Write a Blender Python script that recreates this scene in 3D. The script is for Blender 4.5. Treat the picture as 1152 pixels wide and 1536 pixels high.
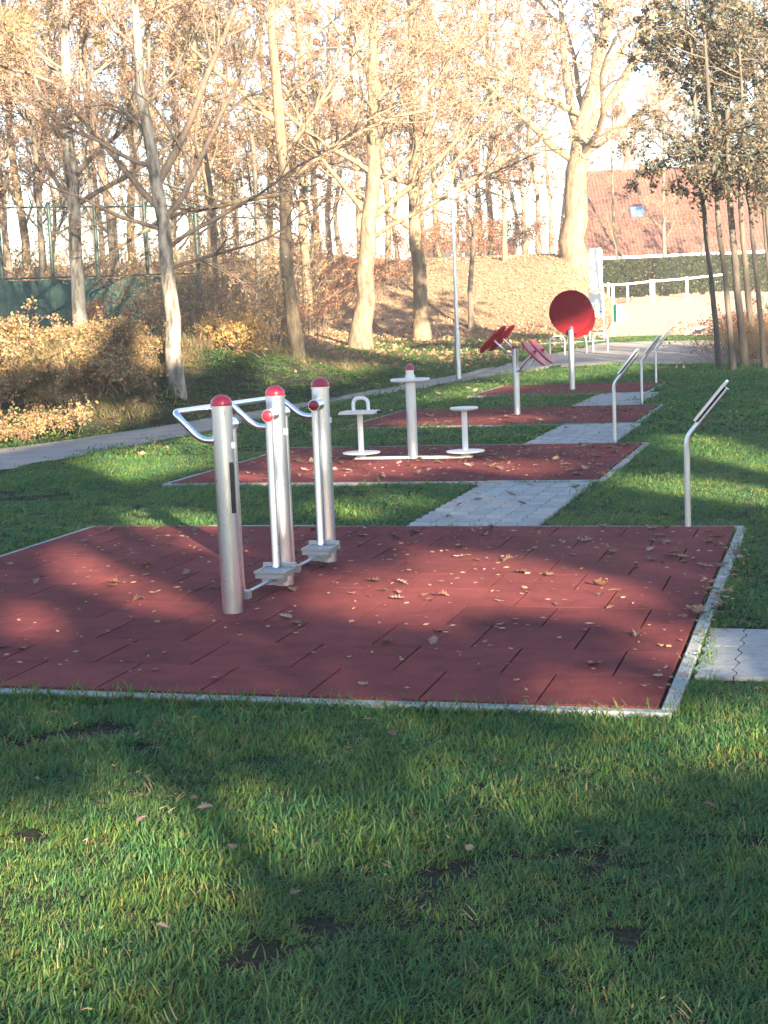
import bpy, math, random
import numpy as np
from mathutils import Vector, Matrix

for o in list(bpy.data.objects):
    bpy.data.objects.remove(o)
SC = bpy.context.scene
COL = SC.collection
R = math.radians

# ------------------------------------------------------------------ camera
EYE = 1.68                      # metres above the lawn
FPX, PITCH, ROLL = 2311.4, 7.589, -2.407
PAD_YAW = R(16.587)             # direction of the row of pads against the view
cam_d = bpy.data.cameras.new('camera')
cam = bpy.data.objects.new('camera', cam_d)
COL.objects.link(cam)
SC.camera = cam
cam_d.sensor_fit = 'VERTICAL'
cam_d.sensor_height = 36.0
cam_d.lens = 36.0 * FPX / 1536.0
cam_d.clip_start = 0.05
cam_d.clip_end = 3000
_p, _r = R(PITCH), R(ROLL)
_f = np.array([0, math.cos(_p), -math.sin(_p)])
_u = np.array([0, math.sin(_p), math.cos(_p)])
_ri = np.array([1.0, 0, 0])
CR = math.cos(_r) * _ri + math.sin(_r) * _u
CU = -math.sin(_r) * _ri + math.cos(_r) * _u
CF = _f
m = Matrix.Identity(4)
for i in range(3):
    m[i][0], m[i][1], m[i][2] = CR[i], CU[i], -CF[i]
m[2][3] = EYE
cam.matrix_world = m

# ------------------------------------------------------------------ sky, sun, exposure
SUN_EL, SUN_AZ = 15.0, 161.0    # low autumn sun behind the camera, a little to the right (clockwise from +Y)
W = bpy.data.worlds.new('World')
SC.world = W
W.use_nodes = True
wn = W.node_tree
wn.nodes.clear()
sky = wn.nodes.new('ShaderNodeTexSky')
sky.sky_type = 'NISHITA'
sky.sun_disc = False
sky.sun_elevation = R(SUN_EL)
sky.sun_rotation = R(SUN_AZ)
sky.air_density = 1.0
sky.dust_density = 0.4
sky.ozone_density = 2.0
bg = wn.nodes.new('ShaderNodeBackground')
bg.inputs['Strength'].default_value = 0.062
wo = wn.nodes.new('ShaderNodeOutputWorld')
wn.links.new(sky.outputs[0], bg.inputs[0])
wn.links.new(bg.outputs[0], wo.inputs[0])
sun_d = bpy.data.lights.new('sun', 'SUN')
sun_d.energy = 5.0
sun_d.angle = R(0.5)
sun_d.color = (1.0, 0.80, 0.56)
sun = bpy.data.objects.new('sun', sun_d)
COL.objects.link(sun)
sdir = Vector((math.sin(R(SUN_AZ)) * math.cos(R(SUN_EL)), math.cos(R(SUN_AZ)) * math.cos(R(SUN_EL)), math.sin(R(SUN_EL))))
sun.rotation_euler = (-sdir).to_track_quat('-Z', 'Y').to_euler()
sun.location = sdir * 60
vs = SC.view_settings
vs.view_transform = 'Standard'
vs.look = 'None'
vs.exposure = 3.0
vs.gamma = 1.0
SC.cycles.max_bounces = 3
SC.cycles.diffuse_bounces = 2
SC.cycles.glossy_bounces = 2
SC.cycles.transmission_bounces = 2
SC.cycles.transparent_max_bounces = 8

# ------------------------------------------------------------------ helpers: survey of the place
def ray(px, py):
    return CR * (px - 576) / FPX - CU * (py - 768) / FPX + CF
def at(px, py, d):              # point d metres ahead of the viewer
    v = ray(px, py)
    return v * (d / v[1]) + np.array([0, 0, EYE])
def sstep(a, b, v):
    t = np.clip((v - a) / (b - a), 0, 1)
    return t * t * (3 - 2 * t)
YU_X = [-40, -14, -8, -5.08, -3.27, -1.94, -.37, 2.5, 7, 10, 40]
YU_Y = [0, 10, 16.5, 20.5, 23.5, 26.5, 30.5, 37, 46, 50, 60]
def terrain(x, y):
    x = np.asarray(x, float); y = np.asarray(y, float)
    t = np.clip(y - 33, 0, 50)
    h = .033 * np.where(t < 4, t * t / 8, t - 2)
    s = y - np.interp(x, YU_X, YU_Y)
    B = np.interp(x, [-9, -5, -3.5, -2, -.8, 1.0], [1.25, 1.2, 1.12, .8, .35, 0])
    h = h + B * sstep(.3, 4.3, s) * (1 - .42 * sstep(28.5, 33.5, y) * (1 - sstep(-4.5, -2.5, x))) * (1 - .5 * sstep(38, 50, y))
    edge = 8.3 + (y - 60) * .13
    h = h + 2.5 * sstep(53, 68, y) * (1 - sstep(edge - 1.2, edge + 1.6, x))
    return h
def gt(px, py):                 # where the sight line meets the ground
    v = ray(px, py); p = None
    lo = 2.0
    for d in np.arange(2.0, 140, .1):
        q = v * (d / v[1]) + np.array([0, 0, EYE])
        if q[2] <= float(terrain(q[0], q[1])):
            return q
    return q
def l2w(a, b):                  # pad-row coordinates to world
    c, s = math.cos(PAD_YAW), math.sin(PAD_YAW)
    return a * c + b * s, -a * s + b * c

# ------------------------------------------------------------------ helpers: objects
def tag(o, label=None, cat=None, group=None, kind=None):
    if label: o['label'] = label
    if cat: o['category'] = cat
    if group: o['group'] = group
    if kind: o['kind'] = kind
    return o
def empty(name, loc=(0, 0, 0), rz=0):
    o = bpy.data.objects.new(name, None)
    COL.objects.link(o)
    o.location = loc
    o.rotation_euler = (0, 0, rz)
    o.empty_display_size = .1
    return o
def link(name, me, mat=None, parent=None):
    o = bpy.data.objects.new(name, me)
    COL.objects.link(o)
    if mat and not me.materials: me.materials.append(mat)
    if parent: o.parent = parent
    return o
def copy_tree(o, parent=None):
    c = o.copy()
    COL.objects.link(c)
    c.parent = parent
    for ch in o.children: copy_tree(ch, c)
    return c

class MB:
    def __init__(s): s.v = []; s.f = []
    def add(s, v, f):
        n = len(s.v); s.v += [tuple(q) for q in v]; s.f += [tuple(i + n for i in q) for q in f]; return s
    def box(s, x0, x1, y0, y1, z0, z1, ch=0.0):
        if ch <= 0:
            v = [(x0,y0,z0),(x1,y0,z0),(x1,y1,z0),(x0,y1,z0),(x0,y0,z1),(x1,y0,z1),(x1,y1,z1),(x0,y1,z1)]
            f = [(3,2,1,0),(4,5,6,7),(0,1,5,4),(1,2,6,5),(2,3,7,6),(3,0,4,7)]
        else:
            z2 = z1 - ch
            v = [(x0,y0,z0),(x1,y0,z0),(x1,y1,z0),(x0,y1,z0),(x0,y0,z2),(x1,y0,z2),(x1,y1,z2),(x0,y1,z2),
                 (x0+ch,y0+ch,z1),(x1-ch,y0+ch,z1),(x1-ch,y1-ch,z1),(x0+ch,y1-ch,z1)]
            f = [(3,2,1,0)] + [(i,(i+1)%4,(i+1)%4+4,i+4) for i in range(4)] + [(i+4,(i+1)%4+4,(i+1)%4+8,i+8) for i in range(4)] + [(8,9,10,11)]
        return s.add(v, f)
    def obox(s, c, ax, ay, az, hx, hy, hz):       # oriented box
        c, ax, ay, az = map(Vector, (c, ax, ay, az)); v = []
        for k in (-1, 1):
            for i, j in ((-1,-1),(1,-1),(1,1),(-1,1)): v.append(c + ax*hx*i + ay*hy*j + az*hz*k)
        return s.add(v, [(3,2,1,0),(4,5,6,7),(0,1,5,4),(1,2,6,5),(2,3,7,6),(3,0,4,7)])
    def tube(s, pts, r, n=16, cap=True):
        pts = [Vector(p) for p in pts]; k = len(pts)
        rr = r if isinstance(r, (list, tuple)) else [r] * k
        ref = None; v = []; f = []
        for i in range(k):
            t = (pts[min(i+1,k-1)] - pts[max(i-1,0)]).normalized()
            if ref is None:
                ref = Vector((0,0,1)) if abs(t.z) < .9 else Vector((1,0,0))
            a = (ref - t * ref.dot(t)).normalized(); b = t.cross(a); ref = a
            for j in range(n):
                w = 2*math.pi*j/n
                v.append(pts[i] + (a*math.cos(w) + b*math.sin(w))*rr[i])
        for i in range(k-1):
            for j in range(n):
                f.append((i*n+j, i*n+(j+1)%n, (i+1)*n+(j+1)%n, (i+1)*n+j))
        if cap:
            f.append(tuple(range(n-1,-1,-1))); f.append(tuple((k-1)*n+j for j in range(n)))
        return s.add(v, f)
    def lathe(s, prof, c=(0,0,0), axis=(0,0,1), n=28):   # profile of (radius, height) about an axis
        ax = Vector(axis).normalized()
        ref = Vector((1,0,0)) if abs(ax.x) < .8 else Vector((0,1,0))
        a = (ref - ax*ref.dot(ax)).normalized(); b = ax.cross(a); c = Vector(c); v = []; f = []
        for (r, h) in prof:
            for j in range(n):
                w = 2*math.pi*j/n
                v.append(c + ax*h + (a*math.cos(w) + b*math.sin(w))*max(r, 1e-4))
        for i in range(len(prof)-1):
            for j in range(n): f.append((i*n+j, i*n+(j+1)%n, (i+1)*n+(j+1)%n, (i+1)*n+j))
        f.append(tuple(range(n-1,-1,-1))); f.append(tuple((len(prof)-1)*n+j for j in range(n)))
        return s.add(v, f)
    def prism(s, poly, z0, z1):
        n = len(poly)
        v = [(x,y,z0) for x,y in poly] + [(x,y,z1) for x,y in poly]
        return s.add(v, [tuple(range(n-1,-1,-1)), tuple(range(n,2*n))] + [(i,(i+1)%n,(i+1)%n+n,i+n) for i in range(n)])
    def mesh(s, name, smooth=None):
        me = bpy.data.meshes.new(name); me.from_pydata(s.v, [], s.f); me.update()
        if smooth is not None:
            me.shade_smooth(); me.set_sharp_from_angle(angle=R(smooth))
        return me
    def build(s, name, mat, parent=None, smooth=35):
        return link(name, s.mesh(name, smooth), mat, parent)
def fillet(pts, r, n=6):        # round the corners of a polyline
    pts = [Vector(p) for p in pts]; out = [pts[0]]
    for i in range(1, len(pts)-1):
        a, b, c = pts[i-1], pts[i], pts[i+1]
        p = b + (a-b).normalized()*min(r,(a-b).length*.49); q = b + (c-b).normalized()*min(r,(c-b).length*.49)
        for k in range(n+1):
            t = k/n; out.append(p*(1-t)**2 + b*2*t*(1-t) + q*t*t)
    return out + [pts[-1]]
def np_mesh(name, V, F, smooth=False):   # V (n,3), F (m,k): fast mesh from arrays
    me = bpy.data.meshes.new(name); k = F.shape[1]
    me.vertices.add(len(V)); me.vertices.foreach_set('co', np.ascontiguousarray(V, dtype=np.float32).ravel())
    me.loops.add(F.size); me.loops.foreach_set('vertex_index', np.ascontiguousarray(F, dtype=np.int32).ravel())
    me.polygons.add(len(F)); me.polygons.foreach_set('loop_start', np.arange(0, F.size, k, dtype=np.int32))
    me.polygons.foreach_set('loop_total', np.full(len(F), k, dtype=np.int32))
    if smooth: me.polygons.foreach_set('use_smooth', np.ones(len(F), dtype=bool))
    me.update(calc_edges=True)
    return me

# ------------------------------------------------------------------ materials
def new_mat(name):
    mt = bpy.data.materials.new(name); mt.use_nodes = True
    nt = mt.node_tree
    return mt, nt, nt.nodes['Principled BSDF']
def ramp(nt, stops, interp='LINEAR'):
    r = nt.nodes.new('ShaderNodeValToRGB'); r.color_ramp.interpolation = interp
    e = r.color_ramp.elements
    while len(e) < len(stops): e.new(.5)
    for k, (p, c) in enumerate(stops):
        e[k].position = p; e[k].color = (*c, 1)
    return r
def noise(nt, scale, detail=4, rough=.6, obj=False, vec=None):
    n = nt.nodes.new('ShaderNodeTexNoise'); n.inputs['Scale'].default_value = scale
    n.inputs['Detail'].default_value = detail; n.inputs['Roughness'].default_value = rough
    if vec is not None: nt.links.new(vec, n.inputs['Vector'])
    else:
        tc = nt.nodes.new('ShaderNodeTexCoord') if obj else nt.nodes.new('ShaderNodeNewGeometry')
        nt.links.new(tc.outputs['Object' if obj else 'Position'], n.inputs['Vector'])
    return n
def bump(nt, b, src, strength, dist):
    bp = nt.nodes.new('ShaderNodeBump'); bp.inputs['Strength'].default_value = strength; bp.inputs['Distance'].default_value = dist
    nt.links.new(src, bp.inputs['Height']); nt.links.new(bp.outputs[0], b.inputs['Normal'])
def mixc(nt, fac, a, b, mode='MIX'):
    mx = nt.nodes.new('ShaderNodeMix'); mx.data_type = 'RGBA'; mx.blend_type = mode
    for sock, v in ((mx.inputs[0], fac), (mx.inputs[6], a), (mx.inputs[7], b)):
        if hasattr(v, 'is_output'): nt.links.new(v, sock)
        elif isinstance(v, (int, float)): sock.default_value = v
        else: sock.default_value = (*v, 1)
    return mx.outputs[2]
def noisy(name, stops, scale, rough=.8, bs=0, bscale=None, bdist=.01, metal=0, obj=False, rnd=0):
    mt, nt, b = new_mat(name)
    n = noise(nt, scale, 5, .65, obj); r = ramp(nt, stops)
    nt.links.new(n.outputs[0], r.inputs[0]); out = r.outputs[0]
    if rnd:
        oi = nt.nodes.new('ShaderNodeObjectInfo')
        rr = ramp(nt, [(0, (1-rnd,)*3), (1, (1+rnd,)*3)])
        nt.links.new(oi.outputs['Random'], rr.inputs[0])
        out = mixc(nt, 1.0, out, rr.outputs[0], 'MULTIPLY')
    nt.links.new(out, b.inputs['Base Color'])
    b.inputs['Roughness'].default_value = rough; b.inputs['Metallic'].default_value = metal
    if bs:
        n2 = noise(nt, bscale or scale*3, 4, .6, obj); bump(nt, b, n2.outputs[0], bs, bdist)
    return mt

M = {}
def metal(name, col, rough, var=.12):
    mt, nt, b = new_mat(name)
    b.inputs['Metallic'].default_value = 1
    n = noise(nt, 4, 5, .7); r = ramp(nt, [(.3, tuple(c*(1-var*.5) for c in col)), (.7, col)])
    nt.links.new(n.outputs[0], r.inputs[0]); nt.links.new(r.outputs[0], b.inputs['Base Color'])
    n2 = noise(nt, 40, 4, .6); mr = nt.nodes.new('ShaderNodeMapRange')
    mr.inputs[3].default_value = rough*.92; mr.inputs[4].default_value = rough*1.1
    nt.links.new(n2.outputs[0], mr.inputs[0]); nt.links.new(mr.outputs[0], b.inputs['Roughness'])
    M[name] = mt
metal('steel', (.76, .82, .92), .28)
metal('dull_steel', (.40, .43, .47), .45)
metal('galvanised', (.66, .69, .73), .42, .16)
def plastic(name, col, rough=.4, var=.15, spec=.5):
    M[name] = noisy(name, [(.3, tuple(c*(1-var) for c in col)), (.7, col)], 14, rough, .05, 60, .004)
    M[name].node_tree.nodes['Principled BSDF'].inputs['Specular IOR Level'].default_value = spec
plastic('red_plastic', (.28, .015, .03), .38)
plastic('crimson', (.36, .02, .06), .34)
plastic('red_disc', (.22, .009, .017), .75, .15, .15)
plastic('red_bright', (.36, .014, .022), .7, .15, .2)
plastic('black_rubber', (.02, .02, .022), .6)
plastic('white_paint', (.78, .78, .76), .45, .06)
plastic('dark_panel', (.03, .03, .035), .25)
plastic('green_sign', (.004, .055, .024), .9, .15, .05)
plastic('seat_grey', (.62, .66, .66), .35)
plastic('dark_green_post', (.02, .05, .045), .5)
M['rubber'] = noisy('rubber', [(.25, (.09,.018,.021)), (.5, (.150,.036,.036)), (.75, (.20,.058,.055))], 130, .92, .5, 260, .004, rnd=.14)
def wear():
    nt = M['rubber'].node_tree; b = nt.nodes['Principled BSDF']; b.inputs['Specular IOR Level'].default_value = .12; src = b.inputs['Base Color'].links[0].from_socket
    n = noise(nt, 1.6, 7, .72); r = ramp(nt, [(.3, (.72, .74, .80)), (.5, (1, 1, 1)), (.68, (1.18, 1.2, 1.2))]); nt.links.new(n.outputs[0], r.inputs[0])
    n2 = noise(nt, 7, 6, .75); r2 = ramp(nt, [(.36, (.78, .80, .84)), (.5, (1, 1, 1)), (.72, (1.12, 1.14, 1.16))]); nt.links.new(n2.outputs[0], r2.inputs[0])
    nt.links.new(mixc(nt, 1.0, mixc(nt, 1.0, src, r.outputs[0], 'MULTIPLY'), r2.outputs[0], 'MULTIPLY'), b.inputs['Base Color'])
wear()
M['subbase'] = noisy('subbase', [(.3, (.02,.018,.016)), (.7, (.05,.042,.035))], 40, .95)
M['concrete'] = noisy('concrete', [(.25, (.13,.14,.13)), (.45, (.24,.255,.25)), (.7, (.34,.36,.36))], 22, .85, .3, 150, .003, rnd=.10)
M['paver'] = noisy('paver', [(.25, (.20,.21,.21)), (.75, (.33,.345,.345))], 26, .85, .35, 170, .003, rnd=.12)
M['footpath'] = noisy('footpath', [(.3, (.20,.185,.17)), (.5, (.27,.25,.23)), (.75, (.36,.32,.28))], 1.6, .92, .4, 60, .01)
M['forecourt'] = noisy('forecourt', [(.3, (.34,.25,.19)), (.7, (.48,.36,.27))], .8, .9, .3, 30, .01)

def bark(name, stops, sz=6):
    mt, nt, b = new_mat(name)
    g = nt.nodes.new('ShaderNodeNewGeometry'); mp = nt.nodes.new('ShaderNodeMapping')
    mp.inputs['Scale'].default_value = (1, 1, .28)
    nt.links.new(g.outputs['Position'], mp.inputs[0])
    n = noise(nt, sz, 6, .7, vec=mp.outputs[0]); r = ramp(nt, stops)
    nt.links.new(n.outputs[0], r.inputs[0]); nt.links.new(r.outputs[0], b.inputs['Base Color'])
    b.inputs['Roughness'].default_value = .9
    n2 = noise(nt, sz*5, 5, .7, vec=mp.outputs[0]); bump(nt, b, n2.outputs[0], .7, .03)
    M[name] = mt
bark('bark_oak', [(.32, (.06,.045,.032)), (.46, (.15,.115,.075)), (.56, (.21,.165,.11)), (.7, (.27,.22,.15))], 9)
bark('bark_pale', [(.38, (.05,.045,.038)), (.46, (.15,.135,.11)), (.54, (.28,.26,.22)), (.7, (.42,.40,.36))], 7)
bark('bark_dark', [(.3, (.05,.045,.038)), (.7, (.15,.125,.10))])
bark('bark_ash', [(.3, (.10,.075,.056)), (.7, (.28,.215,.165))], 9)

def leafmat(name, cols, trans=.35, per='island', rough=.6):
    mt, nt, b = new_mat(name)
    out = nt.nodes['Material Output']
    if per == 'island':
        g = nt.nodes.new('ShaderNodeNewGeometry'); src = g.outputs['Random Per Island']
    else:
        g = nt.nodes.new('ShaderNodeObjectInfo'); src = g.outputs['Random']
    r = ramp(nt, [(i/max(1,len(cols)-1), c) for i, c in enumerate(cols)])
    nt.links.new(src, r.inputs[0])
    nt.links.new(r.outputs[0], b.inputs['Base Color']); b.inputs['Roughness'].default_value = rough
    b.inputs['Specular IOR Level'].default_value = .3
    tr = nt.nodes.new('ShaderNodeBsdfTranslucent'); nt.links.new(r.outputs[0], tr.inputs[0])
    mx = nt.nodes.new('ShaderNodeMixShader'); mx.inputs[0].default_value = trans
    nt.links.new(b.outputs[0], mx.inputs[1]); nt.links.new(tr.outputs[0], mx.inputs[2]); nt.links.new(mx.outputs[0], out.inputs[0])
    M[name] = mt
leafmat('leaf_autumn', [(.30,.14,.09), (.40,.22,.14), (.46,.29,.19), (.36,.18,.11), (.48,.34,.24), (.33,.16,.11)])
leafmat('leaf_yellow', [(.38,.25,.09), (.48,.33,.11), (.32,.24,.09), (.42,.21,.09), (.26,.20,.08), (.50,.38,.16)])
leafmat('leaf_copper', [(.17,.075,.045), (.27,.125,.07), (.35,.19,.11), (.22,.10,.06)])
leafmat('leaf_bramble', [(.36,.18,.08), (.20,.20,.09), (.46,.33,.12), (.16,.18,.08), (.42,.21,.09), (.44,.35,.22), (.28,.14,.09), (.20,.21,.10), (.40,.27,.14), (.30,.12,.09)])
leafmat('leaf_dark', [(.06,.08,.065), (.09,.115,.085), (.14,.15,.11), (.07,.095,.08), (.30,.18,.10), (.11,.13,.10), (.26,.15,.08)])
leafmat('leaf_hedge', [(.012,.028,.010), (.022,.042,.013), (.04,.06,.018), (.018,.034,.011)])
leafmat('leaf_dry', [(.12,.065,.045), (.20,.125,.09), (.28,.20,.15), (.15,.085,.06), (.32,.24,.20)], .15, 'object')
leafmat('leaf_litter', [(.20,.12,.07), (.32,.20,.12), (.42,.29,.18), (.26,.15,.09), (.38,.27,.18)], .2)
def grass_tint():
    nt = M['grass'].node_tree; rmp = [n for n in nt.nodes if n.type == 'VALTORGB'][0]
    g = noise(nt, 2.3, 4, .65); r2 = ramp(nt, [(.42, (.9, .98, 1.1)), (.60, (1.35, 1.15, .95)), (.72, (1.8, 1.3, 1.0))]); nt.links.new(g.outputs[0], r2.inputs[0])
    o = mixc(nt, 1.0, rmp.outputs[0], r2.outputs[0], 'MULTIPLY')
    for l in list(rmp.outputs[0].links):
        if l.to_node.type in ('BSDF_PRINCIPLED', 'BSDF_TRANSLUCENT'): to = l.to_socket; nt.links.remove(l); nt.links.new(o, to)
leafmat('grass', [(.042,.135,.048), (.060,.175,.052), (.090,.185,.045), (.052,.155,.062), (.14,.20,.045), (.070,.17,.05), (.22,.21,.08)], .4, 'object', .5)

grass_tint()
# ground: lawn soil, leaf litter on the bank and under the trees
mt, nt, b = new_mat('ground')
att = nt.nodes.new('ShaderNodeAttribute'); att.attribute_name = 'litter'
n1 = noise(nt, 1.7, 6, .65); n2 = noise(nt, 14, 6, .7); n3 = noise(nt, 45, 4, .7)
lawn = ramp(nt, [(.36, (.010,.010,.010)), (.5, (.024,.026,.018)), (.66, (.045,.048,.03))]); nt.links.new(n3.outputs[0], lawn.inputs[0])
lit = ramp(nt, [(.28, (.14,.085,.055)), (.45, (.27,.175,.11)), (.6, (.38,.27,.18)), (.78, (.47,.36,.26))]); nt.links.new(n2.outputs[0], lit.inputs[0])
nt.links.new(mixc(nt, att.outputs['Fac'], lawn.outputs[0], lit.outputs[0]), b.inputs['Base Color'])
b.inputs['Roughness'].default_value = .95; b.inputs['Specular IOR Level'].default_value = .2
bump(nt, b, n3.outputs[0], 1.0, .05)
M['ground'] = mt
# ------------------------------------------------------------------ the ground
def vnoise(x, y, cell, seed):
    rg = np.random.default_rng(seed); T = rg.random((64, 64))
    fx, fy = np.asarray(x)/cell, np.asarray(y)/cell
    ix, iy = np.floor(fx).astype(int), np.floor(fy).astype(int)
    tx, ty = fx-ix, fy-iy; tx = tx*tx*(3-2*tx); ty = ty*ty*(3-2*ty)
    g = lambda a, b_: T[a % 64, b_ % 64]
    return (g(ix,iy)*(1-tx)+g(ix+1,iy)*tx)*(1-ty) + (g(ix,iy+1)*(1-tx)+g(ix+1,iy+1)*tx)*ty
def far_axis(lo, hi, step, reach):
    c = np.arange(lo, hi+1e-6, step); ext = np.geomspace(1, reach, 22)
    return np.concatenate([lo-ext[::-1], c, hi+ext])
gx = far_axis(-24, 26, .5, 900); gy = far_axis(-40, 92, .5, 1400)
GX, GY = np.meshgrid(gx, gy); GZ = terrain(GX, GY)
V = np.stack([GX.ravel(), GY.ravel(), GZ.ravel()], 1)
nx_, ny_ = len(gx), len(gy)
ii = (np.arange(ny_-1)[:, None]*nx_ + np.arange(nx_-1)[None, :]).ravel()
me = np_mesh('ground', V, np.stack([ii, ii+1, ii+nx_+1, ii+nx_], 1), True)
def litter_at(x, y):
    s = y - np.interp(x, YU_X, YU_Y)
    n = vnoise(x, y, 1.3, 3)*1.0 + vnoise(x, y, .5, 4)*.6 - .8
    base = sstep(.8, 3.2, s + n*1.6 - 3.2*sstep(-4.0, -2.6, x)*(1-sstep(0, 2, x)))
    return base * (.45 + .55*np.maximum(sstep(47, 55, y), 1-sstep(-2.5, .5, x)))
at_ = me.attributes.new('litter', 'FLOAT', 'POINT')
at_.data.foreach_set('value', litter_at(V[:, 0], V[:, 1]).astype(np.float32))
tag(link('ground', me, M['ground']), 'park lawn rising to a leaf-strewn bank behind the path', kind='structure')

def resample(P, n):
    P = np.array(P, float); d = np.r_[0, np.cumsum(np.linalg.norm(np.diff(P, axis=0), axis=1))]
    t = np.linspace(0, d[-1], n); return np.stack([np.interp(t, d, P[:, k]) for k in range(P.shape[1])], 1)
def strip(name, lower, upper, mat, n=90, k=8, lift=.014, wob=.05, seed=1):
    rg = np.random.default_rng(seed)
    A, B = resample(lower, n), resample(upper, n)
    A[:, :2] += rg.normal(0, wob, (n, 2)); B[:, :2] += rg.normal(0, wob, (n, 2))
    V = np.stack([A[:, :2]*(1-t)+B[:, :2]*t for t in np.linspace(0, 1, k)], 1).reshape(-1, 2)
    Z = terrain(V[:, 0], V[:, 1]) + lift
    i = (np.arange(n-1)[:, None]*k + np.arange(k-1)[None, :]).ravel()
    o = link(name, np_mesh(name, np.c_[V, Z], np.stack([i, i+k, i+k+1, i+1], 1), True), mat)
    return o, np.concatenate([A[:, :2], B[::-1, :2]])
lower = [(-9.5, 13.2, 0)] + [gt(*q) for q in [(0,707),(140,682),(280,655),(400,628),(500,605),(600,588),(700,572),(770,561),(840,551),(950,547),(1060,547),(1152,548)]] + [(16, 36, 0)]
upper = [(-11, 14.5, 0)] + [gt(*q) for q in [(0,675),(130,658),(250,640),(400,615),(540,590),(640,571),(720,556),(830,532),(900,515),(1000,512),(1152,510)]] + [(22, 44, 0)]
fp, FOOT = strip('footpath', lower, upper, M['footpath'])
tag(fp, 'grey gravel footpath crossing behind the exercise pads', kind='structure')
fc_lo = [at(900,514,48), at(960,511,48), at(1060,511,47), at(1200,510,46)]
fc_hi = [at(950,440,84), at(980,440,86), at(1080,440,88), at(1300,440,88)]
fo, FORE = strip('forecourt', fc_lo, fc_hi, M['forecourt'], 30, 24, .02, .08, 2)
tag(fo, 'sunlit pale forecourt in front of the gate and hedge', kind='structure')

# ------------------------------------------------------------------ red pads and paved links
RECTS = []                      # in pad-row coordinates, used to keep the grass off
rnd = random.Random(7)
_tile = {}
def tile_mesh(w, d):
    k = (round(w, 3), round(d, 3))
    if k not in _tile:
        g = .005
        me = MB().box(-w/2+g, w/2-g, -d/2+.001, d/2-.001, 0, .03).mesh('rubber_tile'); me.materials.append(M['rubber']); _tile[k] = me
    return _tile[k]
_kerb = {}
def kerb_mesh(l, w):
    k = (round(l, 3), round(w, 3))
    if k not in _kerb:
        me = MB().box(-l/2+.003, l/2-.003, -w/2, w/2, 0, .05, .006).mesh('kerb_stone'); me.materials.append(M['concrete']); _kerb[k] = me
    return _kerb[k]
def pad(label, a0, a1, b0, b1, kw=.062, T=.5):
    root = MB().box(a0, a1, b0, b1, -.05, .006).build('rubber_pavement', M['subbase'], smooth=None)
    root.rotation_euler = (0, 0, -PAD_YAW)
    tag(root, label, kind='structure')
    nr = max(1, round((b1-b0)/T)); d = (b1-b0)/nr
    nc = max(1, round((a1-a0)/T)); w = (a1-a0)/nc
    for r_ in range(nr):
        cuts = [a0 + w*i for i in range(nc+1)] if r_ % 2 == 0 else [a0] + [a0 + w*(i+.5) for i in range(nc)] + [a1]
        for i in range(len(cuts)-1):
            o = link('rubber_tile', tile_mesh(cuts[i+1]-cuts[i], d), None, root)
            o.location = ((cuts[i]+cuts[i+1])/2, b0+d*(r_+.5), .0075+rnd.uniform(-.0004,.0004))
            o.rotation_euler = (0, rnd.gauss(0,.0008), rnd.gauss(0,.001))
    def kerbs(p, q, horiz):
        L = abs(q-p); n = max(1, round(L/1.0)); l = L/n
        return [(p+(l*(i+.5)), l) for i in range(n)]
    for side in ('f', 'b', 'l', 'r'):
        if side in 'fb':
            for c, l in kerbs(a0-kw, a1+kw, True):
                o = link('kerb_stone', kerb_mesh(l, kw), None, root)
                o.location = (c, b0-kw/2-.004 if side == 'f' else b1+kw/2+.004, -.0165+rnd.uniform(-.004,.003)); o.rotation_euler = (0,0,rnd.gauss(0,.003))
        else:
            for c, l in kerbs(b0-.004, b1+.004, False):
                o = link('kerb_stone', kerb_mesh(l, kw), None, root)
                o.location = (a0-kw/2-.004 if side == 'l' else a1+kw/2+.012, c, -.019+rnd.uniform(-.004,.004)); o.rotation_euler = (rnd.gauss(0,.003),0,math.pi/2+rnd.gauss(0,.004))
    RECTS.append((a0-kw*.6, a1+kw*.75, b0-kw*.5, b1+kw*.5))
    return root
pad('nearest and largest pad of red rubber tiles, carrying the pendulum walker', -5.70, -.70, 6.09, 11.04)
pad('second red rubber pad, under the twin twister, strewn with leaves', -6.35, -2.12, 13.95, 17.47)
pad('third red rubber pad, under the four tilted red discs', -6.60, -2.60, 20.40, 23.62)
pad('farthest red rubber pad, under the big red wheel', -6.30, -3.22, 26.90, 29.85)

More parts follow.
